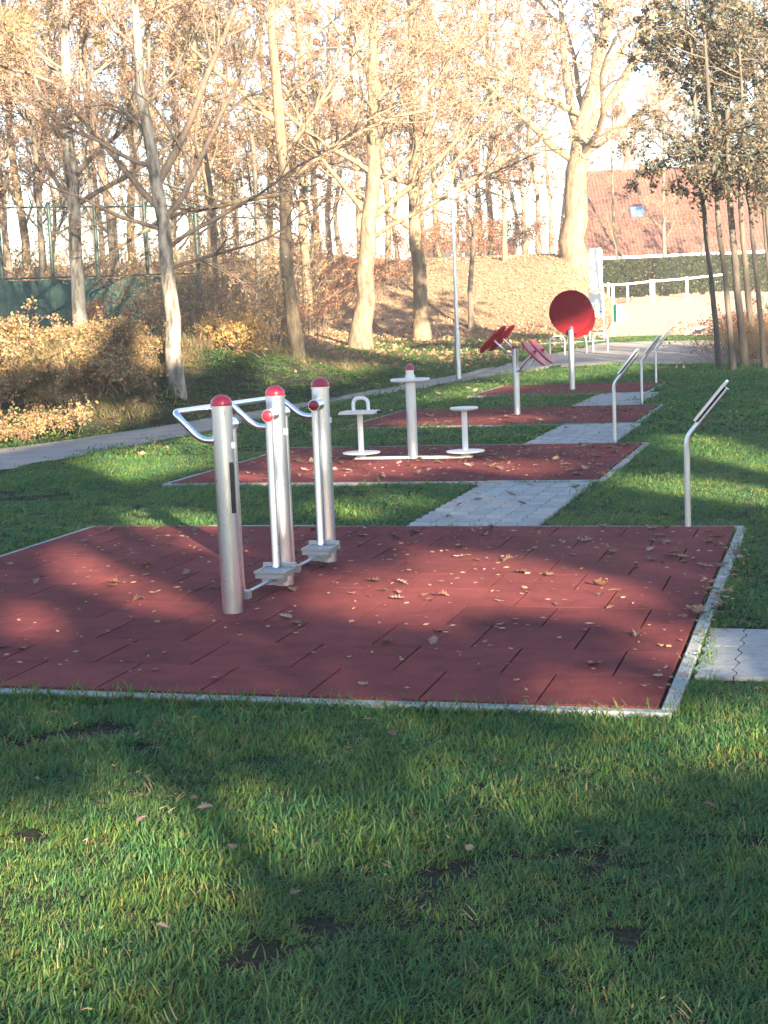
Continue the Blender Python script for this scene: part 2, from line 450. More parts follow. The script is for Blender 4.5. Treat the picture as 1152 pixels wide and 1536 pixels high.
def bone(w, l, g):              # interlocking paver: waisted outline
    k = w*.13; h, v = w/2-g, l/2-g
    return [(-h+k,-v),(h-k,-v),(h+k*.4,-v*.62),(h+k*.4,-v*.38),(h-k*.6,0-.02*l),(h-k*.6,.02*l),(h+k*.4,v*.38),(h+k*.4,v*.62),(h-k,v),(-h+k,v),(-h-k*.4,v*.62),(-h-k*.4,v*.38),(-h+k*.6,.02*l),(-h+k*.6,-.02*l),(-h-k*.4,-v*.38),(-h-k*.4,-v*.62)]
def zig(w, l, g):               # stones whose long edges zigzag in step, so that neighbours key into each other
    k = w*.06; h, v = w/2-g, l/2-.0008
    right = [(h,-v),(h+k,-v*.5),(h+k,-v*.25),(h-k,v*.25),(h-k,v*.5),(h,v)]
    left = [(x-2*h, y) for x, y in reversed(right)]
    return right + left
def paved(label, a0, a1, b0, b1, cols, along_b=True):
    root = MB().box(a0-.01, a1+.01, b0-.01, b1+.01, -.05, .004).build('paved_path', M['subbase'], smooth=None)
    root.rotation_euler = (0, 0, -PAD_YAW); tag(root, label, kind='structure')
    A, B = (a1-a0, b1-b0) if along_b else (b1-b0, a1-a0)
    w = A/cols; rows = max(1, round(B/.2)); l = B/rows
    me = MB().prism(zig(w, l, .0035), 0, .02).mesh('paver'); me.materials.append(M['paver'])
    for i in range(cols):
        for j in range(rows):
            o = link('paver', me, None, root)
            x, y = (a0+w*(i+.5), b0+l*(j+.5)) if along_b else (a0+l*(j+.5), b0+w*(i+.5))
            o.location = (x, y, .0065+rnd.uniform(-.0015,.002)); o.rotation_euler = (rnd.gauss(0,.003), rnd.gauss(0,.003), (0 if along_b else -math.pi/2)+rnd.gauss(0,.004))
    RECTS.append((a0-.02, a1+.02, b0-.02, b1+.02))
paved('grey paved link between the nearest and the second pad', -3.15, -2.14, 11.14, 13.86, 6)
paved('grey paved link between the second and the third pad', -3.52, -2.48, 17.57, 20.30, 6)
paved('grey paved link between the third and the farthest pad', -3.98, -2.95, 23.72, 26.80, 6)
paved('pale paved path leading off the right edge of the nearest pad', -.61, 2.6, 6.68, 7.66, 19)
mb = MB().prism([(-.16,-.1),(.16,-.1),(.16,.1),(-.16,.1)], -.02, .03)
sl = mb.build('paving_slab', M['concrete']); x, y = l2w(-6.35, 28.6); sl.location = (x, y, 0); sl.rotation_euler = (0,0,-PAD_YAW)
tag(sl, 'small pale concrete slab in the grass left of the farthest pad', 'slab')

# ------------------------------------------------------------------ grass
def inside(x, y, poly):
    n = len(poly); res = np.zeros(len(x), bool); j = n-1
    for i in range(n):
        xi, yi, xj, yj = poly[i][0], poly[i][1], poly[j][0], poly[j][1]
        c = ((yi > y) != (yj > y)) & (x < (xj-xi)*(y-yi)/((yj-yi) if yj != yi else 1e-9)+xi)
        res ^= c; j = i
    return res
def free_lawn(x, y, grow=0.0):
    c, s = math.cos(PAD_YAW), math.sin(PAD_YAW)
    a, b_ = x*c-y*s, x*s+y*c
    k = np.ones(len(x), bool)
    for (a0, a1, b0, b1) in RECTS: k &= ~((a > a0-grow) & (a < a1+grow) & (b_ > b0-grow) & (b_ < b1+grow))
    return k & ~inside(x, y, FOOT) & ~inside(x, y, FORE)
SRC = bpy.data.collections.new('scatter_sources')     # not linked into the scene
def source_col(name, meshes, mat):
    c = bpy.data.collections.new(name)
    for i, me in enumerate(meshes):
        me.materials.append(mat); o = bpy.data.objects.new(f'{name}_{i}', me); c.objects.link(o)
    return c
def clump(rg, n, spread, hmin, hmax, wid, segs):
    V, F = [], []
    for _ in range(n):
        ox, oy = rg.normal(0, spread, 2); az = rg.normal(.35, 1.15); h = rg.uniform(hmin, hmax); bend = rg.uniform(.6, 2.2)
        d = np.array([math.cos(az), math.sin(az), 0]); s = np.array([-d[1], d[0], 0]); w = wid*rg.uniform(.7, 1.3)
        p = np.array([ox, oy, -.006]); th = rg.uniform(.1, .5); i0 = len(V)
        for k in range(segs+1):
            t = k/segs; ww = w*(1-.75*t)*.5
            V += [tuple(p-s*ww), tuple(p+s*ww)]
            th += bend/segs; p = p+(d*math.sin(th)+np.array([0,0,math.cos(th)]))*h/segs
        for k in range(segs): F.append((i0+2*k, i0+2*k+1, i0+2*k+3, i0+2*k+2))
    me = bpy.data.meshes.new('blades'); me.from_pydata(V, [], F); me.update(); return me
def scatter(name, P, rot, scl, col, label):
    me = bpy.data.meshes.new(name); me.vertices.add(len(P)); me.vertices.foreach_set('co', P.astype(np.float32).ravel())
    a = me.attributes.new('rot', 'FLOAT_VECTOR', 'POINT'); a.data.foreach_set('vector', rot.astype(np.float32).ravel())
    a = me.attributes.new('scl', 'FLOAT', 'POINT'); a.data.foreach_set('value', scl.astype(np.float32))
    me.update()
    o = link(name, me); tag(o, label, kind='stuff')
    ng = bpy.data.node_groups.new(name, 'GeometryNodeTree')
    ng.interface.new_socket('Geometry', in_out='INPUT', socket_type='NodeSocketGeometry')
    ng.interface.new_socket('Geometry', in_out='OUTPUT', socket_type='NodeSocketGeometry')
    N = ng.nodes; L = ng.links
    gi, go = N.new('NodeGroupInput'), N.new('NodeGroupOutput')
    iop = N.new('GeometryNodeInstanceOnPoints'); ci = N.new('GeometryNodeCollectionInfo')
    ci.inputs['Collection'].default_value = col; ci.inputs['Separate Children'].default_value = True; ci.inputs['Reset Children'].default_value = True
    iop.inputs['Pick Instance'].default_value = True
    na = N.new('GeometryNodeInputNamedAttribute'); na.data_type = 'FLOAT_VECTOR'; na.inputs['Name'].default_value = 'rot'
    nb = N.new('GeometryNodeInputNamedAttribute'); nb.data_type = 'FLOAT'; nb.inputs['Name'].default_value = 'scl'
    L.new(gi.outputs[0], iop.inputs['Points']); L.new(ci.outputs[0], iop.inputs['Instance'])
    L.new(na.outputs['Attribute'], iop.inputs['Rotation']); L.new(nb.outputs['Attribute'], iop.inputs['Scale'])
    L.new(iop.outputs[0], go.inputs[0])
    md = o.modifiers.new('scatter', 'NODES'); md.node_group = ng
    return o
BARE = [(gt(px, py), r_) for px, py, r_ in [(85,1108,.10),(20,1120,.08),(375,1147,.10),(520,1106,.07),(365,1285,.09),(560,1412,.10),(330,1462,.09),(660,1312,.09),(870,1325,.09),(35,1255,.07),(480,1405,.05),(230,1130,.06),(400,1150,.06),(20,740,.35),(60,748,.3)]]
def grass(name, rg, d0, d1, dens, col, smin, smax, mx, label, bare=.235):
    n = int(dens*(d1-d0)*2*(mx[1]))
    y = rg.uniform(d0, d1, n); x = rg.uniform(-mx[1], mx[1], n)
    k = (np.abs(x) < .27*y+mx[0]) & free_lawn(x, y)
    x, y = x[k], y[k]
    v = vnoise(x, y*.8, .26, 11)*.5+vnoise(x, y, .1, 12)*.5
    for p, r_ in BARE: v = v - .40*np.exp(-(((x-p[0])/1.5)**2+((y-p[1]))**2)/(r_*r_))
    k = (v > bare+rg.normal(0, .055, len(v))) & (rg.random(len(x)) > litter_at(x, y)*1.1)
    x, y, v = x[k], y[k], v[k]
    s = rg.uniform(smin, smax, len(x))*(.55+.8*vnoise(x, y, .6, 21))
    rot = np.stack([rg.normal(0, .15, len(x)), rg.normal(.08, .18, len(x)), rg.normal(0, .75, len(x))], 1)
    return scatter(name, np.stack([x, y, terrain(x, y)+.002], 1), rot, s, col, label)
rg = np.random.default_rng(5)
near_c = source_col('near_blades', [clump(rg, 11, .020, .015, .044, .0042, 3) for _ in range(6)], M['grass'])
mid_c = source_col('mid_blades', [clump(rg, 16, .04, .025, .06, .0075, 2) for _ in range(5)], M['grass'])
far_c = source_col('far_blades', [clump(rg, 26, .10, .03, .07, .017, 2) for _ in range(4)], M['grass'])
grass('near_grass', rg, 2.2, 7.4, 2700, near_c, .8, 1.35, (.9, 2.9), 'short green lawn grass in front of the nearest pad')
grass('middle_grass', rg, 7.4, 18.5, 420, mid_c, .8, 1.3, (1.5, 6.5), 'lawn grass beside and between the pads')
grass('far_grass', rg, 18.5, 62, 70, far_c, .9, 1.4, (3.0, 20), 'lawn grass around the far pads and along the path')
# longer blades leaning over the outer edge of the kerbs
rg = np.random.default_rng(8); fa, fb = [], []
for (a0, a1, b0, b1) in RECTS[:4]:
    n = 1100 if a1 > -1 else 500
    fa += [rg.uniform(a0, a1, n), a1+rg.normal(.035, .02, n//2)]; fb += [b0-np.abs(rg.normal(.02, .022, n)), rg.uniform(b0, b1, n//2)]
fa, fb = np.concatenate(fa), np.concatenate(fb); fx, fy = l2w(fa, fb); k = (vnoise(fx, fy, .35, 5) > .34) & ~inside(fx, fy, FOOT); fx, fy = fx[k], fy[k]
scatter('edge_grass', np.stack([fx, fy, np.full(len(fx), .004)], 1), np.stack([rg.normal(-.15, .25, len(fx)), rg.normal(0, .2, len(fx)), rg.normal(0, .9, len(fx))], 1), rg.uniform(1.1, 2.0, len(fx)), near_c, 'longer grass leaning over the pad kerbs')
# ------------------------------------------------------------------ exercise equipment
FL = .036                       # top of the rubber tiles
def on_row(name, a, b_, z=0.0):
    x, y = l2w(a, b_); return empty(name, (x, y, z), -PAD_YAW)
def dome(r, h, n=7):
    return [(r*math.cos(k/n*math.pi/2), h*math.sin(k/n*math.pi/2)) for k in range(n)] + [(.001, h)]

# pendulum walker: three posts, two hanging foot swings, one handlebar on three arms
t = on_row('pendulum_walker', -3.22, 7.80, FL)
tag(t, 'stainless steel leg pendulum walker with three red-capped posts on the nearest pad', 'exercise machine')
PS, PR = .84, .057
for i in range(3):
    y0 = PS*i
    po = MB().tube([(0,y0,-.03),(0,y0,1.145)], PR, 32).build('post', M['steel'], t)
    MB().lathe([(PR+.006,-.004),(PR+.006,.004),(PR+.001,.006)], (0,y0,1.142)).build('collar', M['steel'], po)
    MB().lathe([(PR+.002,0),(PR+.002,.012)]+[(r_, h+.012) for r_, h in dome(PR+.002,.048)], (0,y0,1.146)).build('cap', M['crimson'], po)
for g in range(2):              # the two swings
    ya, yb = PS*g, PS*(g+1); zt = 1.035
    for end, yy, s in (('far', yb, -1), ('near', ya, 1)):
        hub = MB().tube([(0,yy+s*PR*.8,zt),(0,yy+s*(PR+.085),zt)], .039, 24).build('hub', M['steel'], t)
        MB().lathe([(.033,0),(.033,.006)]+[(r_, h+.006) for r_, h in dome(.031,.012)], (0,yy+s*(PR+.085),zt), (0,s,0), 20).build('hub_cap', M['red_plastic'], hub)
        sh = -.010 if end == 'far' else .018
        MB().tube([(sh,yy+s*(PR+.04),zt-.02),(sh,yy+s*(PR+.045),.16),(sh,yy+s*(PR+.06),.075)], .024 if end == 'far' else .019, 16).build('swing_arm', M['steel'], t)
    fp_ = MB().tube([(.01,ya+PR+.05,.075),(.01,yb-PR-.03,.075)], .010, 12).build('swing_rod', M['dull_steel'], t)
    MB().box(-.025,.055,ya+PR+.045,ya+PR+.10,.055,.10).build('arm_shoe', M['dull_steel'], fp_)
    MB().box(-.085,.095,yb-PR-.205,yb-PR-.034,.085,.110).build('foot_plate', M['dull_steel'], fp_)
    mb = MB().box(-.095,.105,yb-PR-.20,yb-PR-.022,.112,.126)
    mb.box(-.095,-.085,yb-PR-.20,yb-PR-.022,.0,.0001) if False else None
    mb.build('foot_tread', M['dull_steel'], fp_)
    MB().box(-.10,.11,yb-PR-.03,yb-PR-.012,.094,.150).build('toe_guard', M['dull_steel'], fp_)
    MB().box(-.05,.06,yb-PR-.19,yb-PR-.05,.045,.0845).build('plate_bearer', M['dull_steel'], fp_)
    for i in range(6):
        xx = -.075+i*.03; MB().box(xx,xx+.008,yb-PR-.195,yb-PR-.035,.1265,.130).build('tread_rib', M['dull_steel'], fp_)
bar = MB().tube(fillet([(-.04,0,.955),(-.135,0,.96),(-.285,0,1.115),(-.285,PS*2,1.085),(-.135,PS*2,.96),(-.04,PS*2,.955)], .055, 7), .0185, 18).build('handlebar', M['steel'], t)
MB().tube(fillet([(-.04,PS,.957),(-.135,PS,.962),(-.285,PS,1.10)], .055, 7), .0185, 18).build('handlebar_arm', M['steel'], bar)
for i in range(3):
    MB().tube([(-.045,PS*i,.957),(-.064,PS*i,.957)], .028, 18).build('arm_flange', M['steel'], bar)
    MB().obox((.060,PS*i-.005,.93),(0,1,0),(0,0,1),(1,0,0),.012,.017,.006).build('bolt_cover', M['white_paint'], t)
MB().obox((.052,-.030,.70),(math.cos(-.5),math.sin(-.5),0),(0,0,1),(-math.sin(-.5),math.cos(-.5),0),.004,.14,.012).build('name_plate', M['dark_panel'], t)

# double twister: centre post with grip ring, a seat on the left, a stool on the right
t = on_row('twister', -4.425, 16.05, FL)
tag(t, 'white metal double twister with centre post, seat and stool on the second pad', 'exercise machine')
po = MB().tube([(0,0,-.03),(0,0,.90)], .055, 28).build('post', M['galvanised'], t)
MB().tube([(0,0,.90),(0,0,.955)], .044, 24).build('post_neck', M['galvanised'], po)
MB().lathe([(.046,0),(.046,.012)]+[(r_, h+.012) for r_, h in dome(.046,.045)], (0,0,.955)).build('cap', M['crimson'], po)
ring = MB()
ring.tube([(.20*math.cos(k*math.pi/18),.20*math.sin(k*math.pi/18),.85) for k in range(37)], .016, 12, False)
g = ring.build('grip_ring', M['seat_grey'], t)
MB().lathe([(.19,0),(.19,.012)], (0,0,.84), (0,0,1), 30).build('ring_plate', M['seat_grey'], g)
MB().box(-.65,.65,-.05,.05,-.03,.022,.004).build('base_beam', M['white_paint'], t)
for sx, nm in ((-.585, 'seat'), (.585, 'stool')):
    st = MB().tube([(sx,0,.02),(sx,0,.50)], .031, 20).build('stem', M['white_paint'], t)
    MB().tube([(sx,0,.02),(sx,0,.05)], .05, 20).build('bearing', M['white_paint'], st)
    MB().lathe([(.05,-.012),(.20,-.004),(.208,.004),(.205,.012),(.05,.016)], (sx,0,.065), (0,0,1), 34).build('foot_disc', M['white_paint'], t)
    if nm == 'seat':
        s = MB().box(sx-.20,sx+.20,-.15,.15,.50,.522,.006).build('seat', M['seat_grey'], t)
        for i in range(7): MB().box(sx-.19+i*.056,sx-.155+i*.056,-.145,.145,.5225,.528).build('seat_rib', M['seat_grey'], s)
        MB().tube(fillet([(sx-.085,.05,.52),(sx-.085,.05,.665),(sx+.085,.05,.665),(sx+.085,.05,.52)], .08, 8), .02, 14).build('back_hoop', M['white_paint'], s)
        for e in (-1, 1):
            MB().tube([(sx+e*.20,0,.512),(sx+e*.262,0,.512)], .014, 12).build('grip', M['black_rubber'], s)
    else:
        MB().lathe([(.06,-.03),(.145,-.012),(.152,.0),(.145,.014),(.05,.018)], (sx,0,.53), (0,0,1), 30).build('stool_seat', M['seat_grey'], t)

# tai-chi discs: two facing pairs of tilted red discs on curved arms
t = on_row('tai_chi_discs', -4.514, 22.2, FL)
tag(t, 'grey post with four tilted red hand discs on curved arms', 'exercise machine')
MB().tube([(0,0,-.03),(0,0,.96)], .047, 24).build('post', M['galvanised'], t)
MB().lathe([(.05,0),(.05,.01)]+[(r_, h+.01) for r_, h in dome(.05,.03)], (0,0,.96)).build('cap', M['crimson'], t)
MB().lathe([(.056,0),(.056,.07)], (0,0,.87)).build('collar', M['galvanised'], t)
MB().lathe([(.056,0),(.056,.07)], (0,0,.60)).build('collar', M['galvanised'], t)
for side, cx, cz, rr, ang, z0 in ((-1,-.26,1.11,.265,45,.90),(1,.33,.895,.25,47,.635)):
    nrm = Vector((side*math.sin(R(ang)), 0, math.cos(R(ang))))
    for s in (-1, 1):
        c = Vector((cx, s*.32, cz))
        d = MB().lathe([(.05,-.024),(rr*.7,-.016),(rr-.012,-.016),(rr,-.004),(rr,.006),(rr-.014,.016),(rr*.3,.012),(.03,.02)], c, nrm, 36).build('hand_disc', M['red_bright'] if side < 0 else M['crimson'], t)
        MB().tube([c+nrm*.016, c+nrm*.05], .022, 14).build('disc_knob', M['crimson'], d)
        p1 = c - nrm*.03
        MB().tube(fillet([(side*.03,s*.03,z0),(side*.09,s*.22,z0-.005),tuple(p1-nrm*.16),tuple(p1)], .12, 8), .017, 12).build('arm', M['galvanised'], t)

# big shoulder wheel: two red wheels on one post
t = on_row('shoulder_wheel', -4.66, 28.05, FL)
tag(t, 'tall post carrying two large red wheels on the farthest pad', 'exercise machine')
MB().tube([(0,-.04,-.03),(0,-.04,1.08)], .053, 24).build('post', M['galvanised'], t)
MB().tube([(0,-.04,1.05),(0,.10,1.20),(0,.10,1.46)], .045, 18).build('neck', M['galvanised'], t)
for c, rr, yy in (((0,0,1.40),.40,.0),((.045,0,1.285),.355,.30)):
    c = Vector((c[0], yy+.02, c[2]))
    d = MB().lathe([(.06,-.022),(rr-.02,-.022),(rr,-.012),(rr,.012),(rr-.012,.022),(rr*.9,.0235),(.06,.024)], c, (0,-1,0), 44).build('wheel', M['red_disc'], t)
    MB().lathe([(.045,0),(.04,.010),(.02,.012)], c+Vector((0,-.0245,0)), (0,-1,0), 24).build('wheel_hub', M['red_disc'], d)
    for k in range(2):
        w = k*math.pi+.55
        MB().obox(c+Vector((math.cos(w)*rr*.86,-.034,math.sin(w)*rr*.86)), (math.cos(w),0,math.sin(w)), (0,1,0), (-math.sin(w),0,math.cos(w)), .05,.006,.012).build('grip', M['red_plastic'], d)
MB().tube([(0,.0,1.30),(.05,.34,1.30)], .03, 14).build('axle', M['galvanised'], t)

# instruction lecterns
def lectern(a, b_, zb, label, face):
    t = on_row('information_stand', a, b_); tag(t, label, 'sign', 'instruction stands beside the pads')
    MB().tube(fillet([(0,0,-.03),(.0,0,zb-.03),(.07,0,zb+.055),(.285,0,zb+.315)], .085, 8), .0215, 18).build('pole', M['galvanised'], t)
    ux = Vector((.215,0,.26)).normalized(); nx = Vector((-ux.z,0,ux.x)); yx = Vector((0,1,0))
    c = Vector((.195,.055,zb+.205)) + nx*.034
    f = MB().obox(c, ux, yx, nx, .168, .105, .005).build('panel', M['dark_panel'], t)
    for s in (-1, 1):
        MB().obox(c+yx*s*.108, ux, yx, nx, .172, .004, .010).build('frame_rail', M['galvanised'], f)
        MB().obox(c+ux*s*.171, ux, yx, nx, .004, .105, .009).build('frame_rail', M['galvanised'], f)
    for s in (-.1, .1): MB().tube([c+ux*s-nx*.004, c+ux*s-nx*.03-yx*.03], .008, 10).build('bracket', M['galvanised'], t)
lectern(-1.03, 11.03, .70, 'nearest slanted metal instruction stand at the back corner of the near pad', 1)
lectern(-2.47, 17.72, .72, 'slanted instruction stand on the corner of the second pad', 1)
lectern(-2.93, 24.13, .70, 'slanted instruction stand beside the third pad', 1)
lectern(-3.31, 29.50, .70, 'farthest slanted instruction stand at the last red pad', 1)

# ------------------------------------------------------------------ fallen leaves
def leaf_mesh(rg, L=.10):
    n = 11; out = []
    for i in range(n):          # lobed oak-like outline
        tt = i/(n-1); w = math.sin(math.pi*min(1, tt*1.02+.02))**.7*(.30+.11*math.cos(i*math.pi))*L*rg.uniform(.8, 1.2)
        out.append((tt*L-L/2, w))
    c1, c2 = rg.uniform(-5, 9), rg.uniform(1, 9); V = []
    for x, w in out:
        z0 = c1*x*x
        V += [(x, -w, z0+c2*w*w*1.6+rg.uniform(0,.004)), (x, 0, z0-.002), (x, w, z0+c2*w*w*1.6+rg.uniform(0,.004))]
    F = []
    for i in range(n-1):
        F += [(3*i,3*i+3,3*i+4,3*i+1),(3*i+1,3*i+4,3*i+5,3*i+2)]
    V += [(-L/2-.025,-.001,.002),(-L/2-.025,.001,.002)]; F.append((3*n,1,3*n+1))
    zmin = min(v[2] for v in V); V = [(a, b_, c-zmin) for a, b_, c in V]
    me = bpy.data.meshes.new('leaf'); me.from_pydata(V, [], F); me.shade_smooth(); me.materials.append(M['leaf_dry']); return me
rg = np.random.default_rng(19)
LEAVES = [leaf_mesh(rg, rg.uniform(.075, .115)) for _ in range(10)]
def drop_leaf(a, b_, z, label, group, smin=.5, smax=1.15):
    x, y = l2w(a, b_)
    o = link('fallen_leaf', LEAVES[rg.integers(10)]); s = rg.uniform(smin, smax)
    o.location = (x, y, z); o.scale = (s, s*rg.uniform(.6, 1), s)
    o.rotation_euler = (rg.normal(0, .18), rg.normal(0, .18), rg.uniform(0, 6.28)); tag(o, label, 'leaf', group)
for k in range(112):
    a = -.75-4.9*rg.random()**1.25; b_ = rg.uniform(6.2, 10.98) if rg.random() < .55 else 11-3.2*rg.random()**1.3
    drop_leaf(a, b_, .041, 'dry brown oak leaf lying on the nearest red pad', 'fallen leaves on the nearest pad')
for k in range(16):
    drop_leaf(-.64+rg.normal(0,.06), rg.uniform(7.6, 10.2), .045, 'curled dry leaf caught on the right kerb of the nearest pad', 'fallen leaves on the kerb', .7, 1.2)
for k in range(88):
    a = -2.2-4.1*rg.random()**1.2; b_ = rg.uniform(14.05, 17.4)
    drop_leaf(a, b_, .041, 'dry leaf among many on the second red pad', 'fallen leaves on the second pad', .8, 1.3)
for k in range(44):
    drop_leaf(rg.uniform(-6.4,-2.7), rg.uniform(20.5, 23.5), .041, 'dry leaf on the third red pad', 'fallen leaves on the third pad', .9, 1.4)
for k in range(8):
    drop_leaf(rg.uniform(-3.1,-2.2), rg.uniform(11.2, 13.8), .032, 'dry leaf on the first grey paved link', 'fallen leaves on the paving', .7, 1.1)
for px, py in [(245,1413),(705,1292),(1062,1228),(878,1188),(420,1218),(590,1125),(55,1195),(215,1262),(445,1368),(292,1218),(150,1228),(610,1140),(1140,912),(545,1048),(1075,905),(985,1195),(310,1240),(350,1300)]:
    p = gt(px, py); o = link('fallen_leaf', LEAVES[rg.integers(10)]); o.location = (p[0], p[1], .04); s = rg.uniform(.3, .6); o.scale = (s, s, s)
    o.rotation_euler = (rg.normal(0,.15), rg.normal(0,.15), rg.uniform(0,6.28)); tag(o, 'dry leaf caught in the grass in front of the nearest pad', 'leaf', 'fallen leaves in the grass')
# ------------------------------------------------------------------ trees and shrubs
def nrm(v): return v/np.maximum(np.linalg.norm(v, axis=-1, keepdims=True), 1e-9)
def tubes(P, Rr, sides):        # P (n,K,3), Rr (n,K) -> arrays of verts and quads
    n, K, _ = P.shape
    T = nrm(np.gradient(P, axis=1)); ref = np.array([.31, .17, .93])
    A = nrm(np.cross(T, ref)); B = np.cross(T, A)
    w = np.arange(sides)*2*np.pi/sides
    V = P[:, :, None, :] + Rr[:, :, None, None]*(A[:, :, None, :]*np.cos(w)[None, None, :, None]+B[:, :, None, :]*np.sin(w)[None, None, :, None])
    b0 = (np.arange(n)*K*sides)[:, None, None]+(np.arange(K-1)*sides)[None, :, None]
    j = np.arange(sides)[None, None, :]; j2 = (j+1) % sides
    F = np.stack([b0+j, b0+j2, b0+sides+j2, b0+sides+j], -1)
    return V.reshape(-1, 3), F.reshape(-1, 4)
def sprout(rg, P, Rr, per, t0, t1, ang, lens, up, K, jit, rk=.6, rmin=.003, curl=.08):
    n, KP, _ = P.shape
    idx = np.repeat(np.arange(n), per); c = len(idx)
    t = t0+(t1-t0)*rg.random(c); sgm = np.minimum((t*(KP-1)).astype(int), KP-2); fr = (t*(KP-1)-sgm)[:, None]
    s0, s1 = P[idx, sgm], P[idx, sgm+1]; st = s0*(1-fr)+s1*fr; tan = nrm(s1-s0)
    rad = Rr[idx, sgm]*(1-fr[:, 0])+Rr[idx, sgm+1]*fr[:, 0]
    pv = rg.normal(size=(c, 3)); pv = nrm(pv-tan*np.sum(pv*tan, 1, keepdims=True))
    a = np.radians(rg.normal(ang, ang*.22, c))[:, None]
    d = nrm(tan*np.cos(a)+pv*np.sin(a)+np.array([0, 0, up])*.6)
    plen = np.linalg.norm(P[idx, -1]-P[idx, 0], axis=1)
    L = (plen*lens if lens < 1 else np.full(c, lens))*(1.1-.55*t)*rg.uniform(.65, 1.3, c)
    pts = [st]; step = (L/(K-1))[:, None]
    for k in range(K-1):
        pts.append(pts[-1]+d*step); d = nrm(d+rg.normal(0, jit, (c, 3))+np.array([0, 0, up*curl*2]))
    P2 = np.stack(pts, 1); r0 = np.maximum(rad*rk*rg.uniform(.7, 1.05, c), rmin)
    R2 = r0[:, None]*np.linspace(1, .3, K)[None, :]
    return P2, R2
def leaf_quads(rg, C, size, flat=.5):
    n = len(C); L = size*rg.uniform(.55, 1.3, n)[:, None]
    a = nrm(rg.normal(size=(n, 3))*np.array([1, 1, .8])); b_ = rg.normal(size=(n, 3)); b_ = nrm(b_-a*np.sum(a*b_, 1, keepdims=True))
    W = L*flat
    V = np.stack([C-a*L*.5, C+b_*W*.5-a*L*.06, C+a*L*.5, C-b_*W*.5-a*L*.06], 1).reshape(-1, 3)
    return V, np.arange(4*n).reshape(n, 4)
def pts_on(rg, P, n):           # random points along the outer parts of polylines
    i = rg.integers(0, len(P), n); t = rg.uniform(.25, 1, n)*(P.shape[1]-1); k = np.minimum(t.astype(int), P.shape[1]-2); f = (t-k)[:, None]
    return P[i, k]*(1-f)+P[i, k+1]*f + rg.normal(0, .05, (n, 3))
def clusters(rg, P, n, per, rad):
    c = pts_on(rg, P, n); return np.repeat(c, per, 0)+rg.normal(0, rad, (n*per, 3))*np.array([1, 1, .7])
def make_tree(name, seed, trunk, rads, limbs=(), n_limb=9, limb_len=3.5, limb_t=(.35, 1), ang=55, up=.35, per=(7, 6, 5), leaves=3500, leaf=.09, lm='leaf_autumn', bk='bark_oak', twig_r=.006, twig_len=(.5, .45, .5), trunk_sides=14, bk2=None, zkeep=None, clump=None, rk=.42):
    rg = np.random.default_rng(seed)
    root = empty(name)
    tr = np.array(trunk, float); K = 16
    P0 = resample(tr, K); d_ = np.r_[0, np.cumsum(np.linalg.norm(np.diff(tr, axis=0), axis=1))]
    P0[1:-1, :2] += rg.normal(0, rads[0]*.12, (K-2, 2))
    R0 = np.interp(np.linspace(0, 1, K), np.linspace(0, 1, len(rads)), rads)
    R0[0] *= 1.35; R0[1] *= 1.08
    V, F = tubes(P0[None], R0[None], trunk_sides)
    trunk_o = link('trunk', np_mesh('trunk', V, F, True), M[bk], root)
    LP, LR = [], []
    for (t, az, el, L, rr) in limbs:     # limbs one can make out in the photograph
        p = P0[int(t*(K-1))] + (t*(K-1)-int(t*(K-1)))*(P0[min(int(t*(K-1))+1, K-1)]-P0[int(t*(K-1))])
        d = np.array([math.sin(R(az))*math.cos(R(el)), math.cos(R(az))*math.cos(R(el)), math.sin(R(el))]); pts = [p]
        for k in range(7):
            pts.append(pts[-1]+d*L/7); d = nrm(d+rg.normal(0, .10, 3)+np.array([0, 0, .035]))
        LP.append(np.array(pts)); LR.append(np.linspace(rr, rr*.25, 8))
    if n_limb:
        a, b_ = sprout(rg, P0[None], R0[None], n_limb, limb_t[0], limb_t[1], ang, limb_len, up, 8, .14, rk, .02)
        LP += list(a); LR += list(b_)
    P1, R1 = np.array(LP), np.array(LR)
    P2, R2 = sprout(rg, P1, R1, per[0], .18, 1, 42, twig_len[0], up*.6, 6, .16, .6, twig_r*1.8)
    P3, R3 = sprout(rg, P2, R2, per[1], .2, 1, 42, twig_len[1], up*.4, 4, .18, .6, twig_r*1.2)
    P4, R4 = sprout(rg, P3, R3, per[2], .2, 1, 45, twig_len[2], up*.3, 3, .2, .6, twig_r)
    if zkeep:                    # finest twigs only where the crown can be seen
        k = (P4[:, 0, 2] < zkeep) | (rg.random(len(P4)) < .25); P4, R4 = P4[k], R4[k]
    parts = []; off = 0; VV, FF = [], []
    for P, Rr, s in ((P1, R1, 8), (P2, R2, 5), (P3, R3, 3), (P4, R4, 3)):
        V, F = tubes(P, Rr, s); VV.append(V); FF.append(F+off); off += len(V)
    cr = link('crown', np_mesh('crown', np.concatenate(VV), np.concatenate(FF), True), M[bk2 or bk], root)
    if leaves:
        C = pts_on(rg, P4, leaves) if clump is None else clusters(rg, P3, clump[0], leaves//clump[0], clump[1])
        V, F = leaf_quads(rg, C, leaf)
        tag(link('leaves', np_mesh('leaves', V, F), M[lm], cr), kind='stuff')
    return root
def put(o, x, y, rz=0, s=1.0, sink=.08):
    o.location = (x, y, float(terrain(x, y))-sink); o.rotation_euler = (0, 0, rz); o.scale = (s, s, s); return o
def xy(px, py, d):
    p = at(px, py, d); return p[0], p[1]
def lean_trunk(pix, d, base):    # trunk line read at distance d, relative to its foot
    out = []
    for px, py in pix:
        p = at(px, py, d); out.append((p[0]-base[0], (0.0), p[2]-base[2]))
    return out
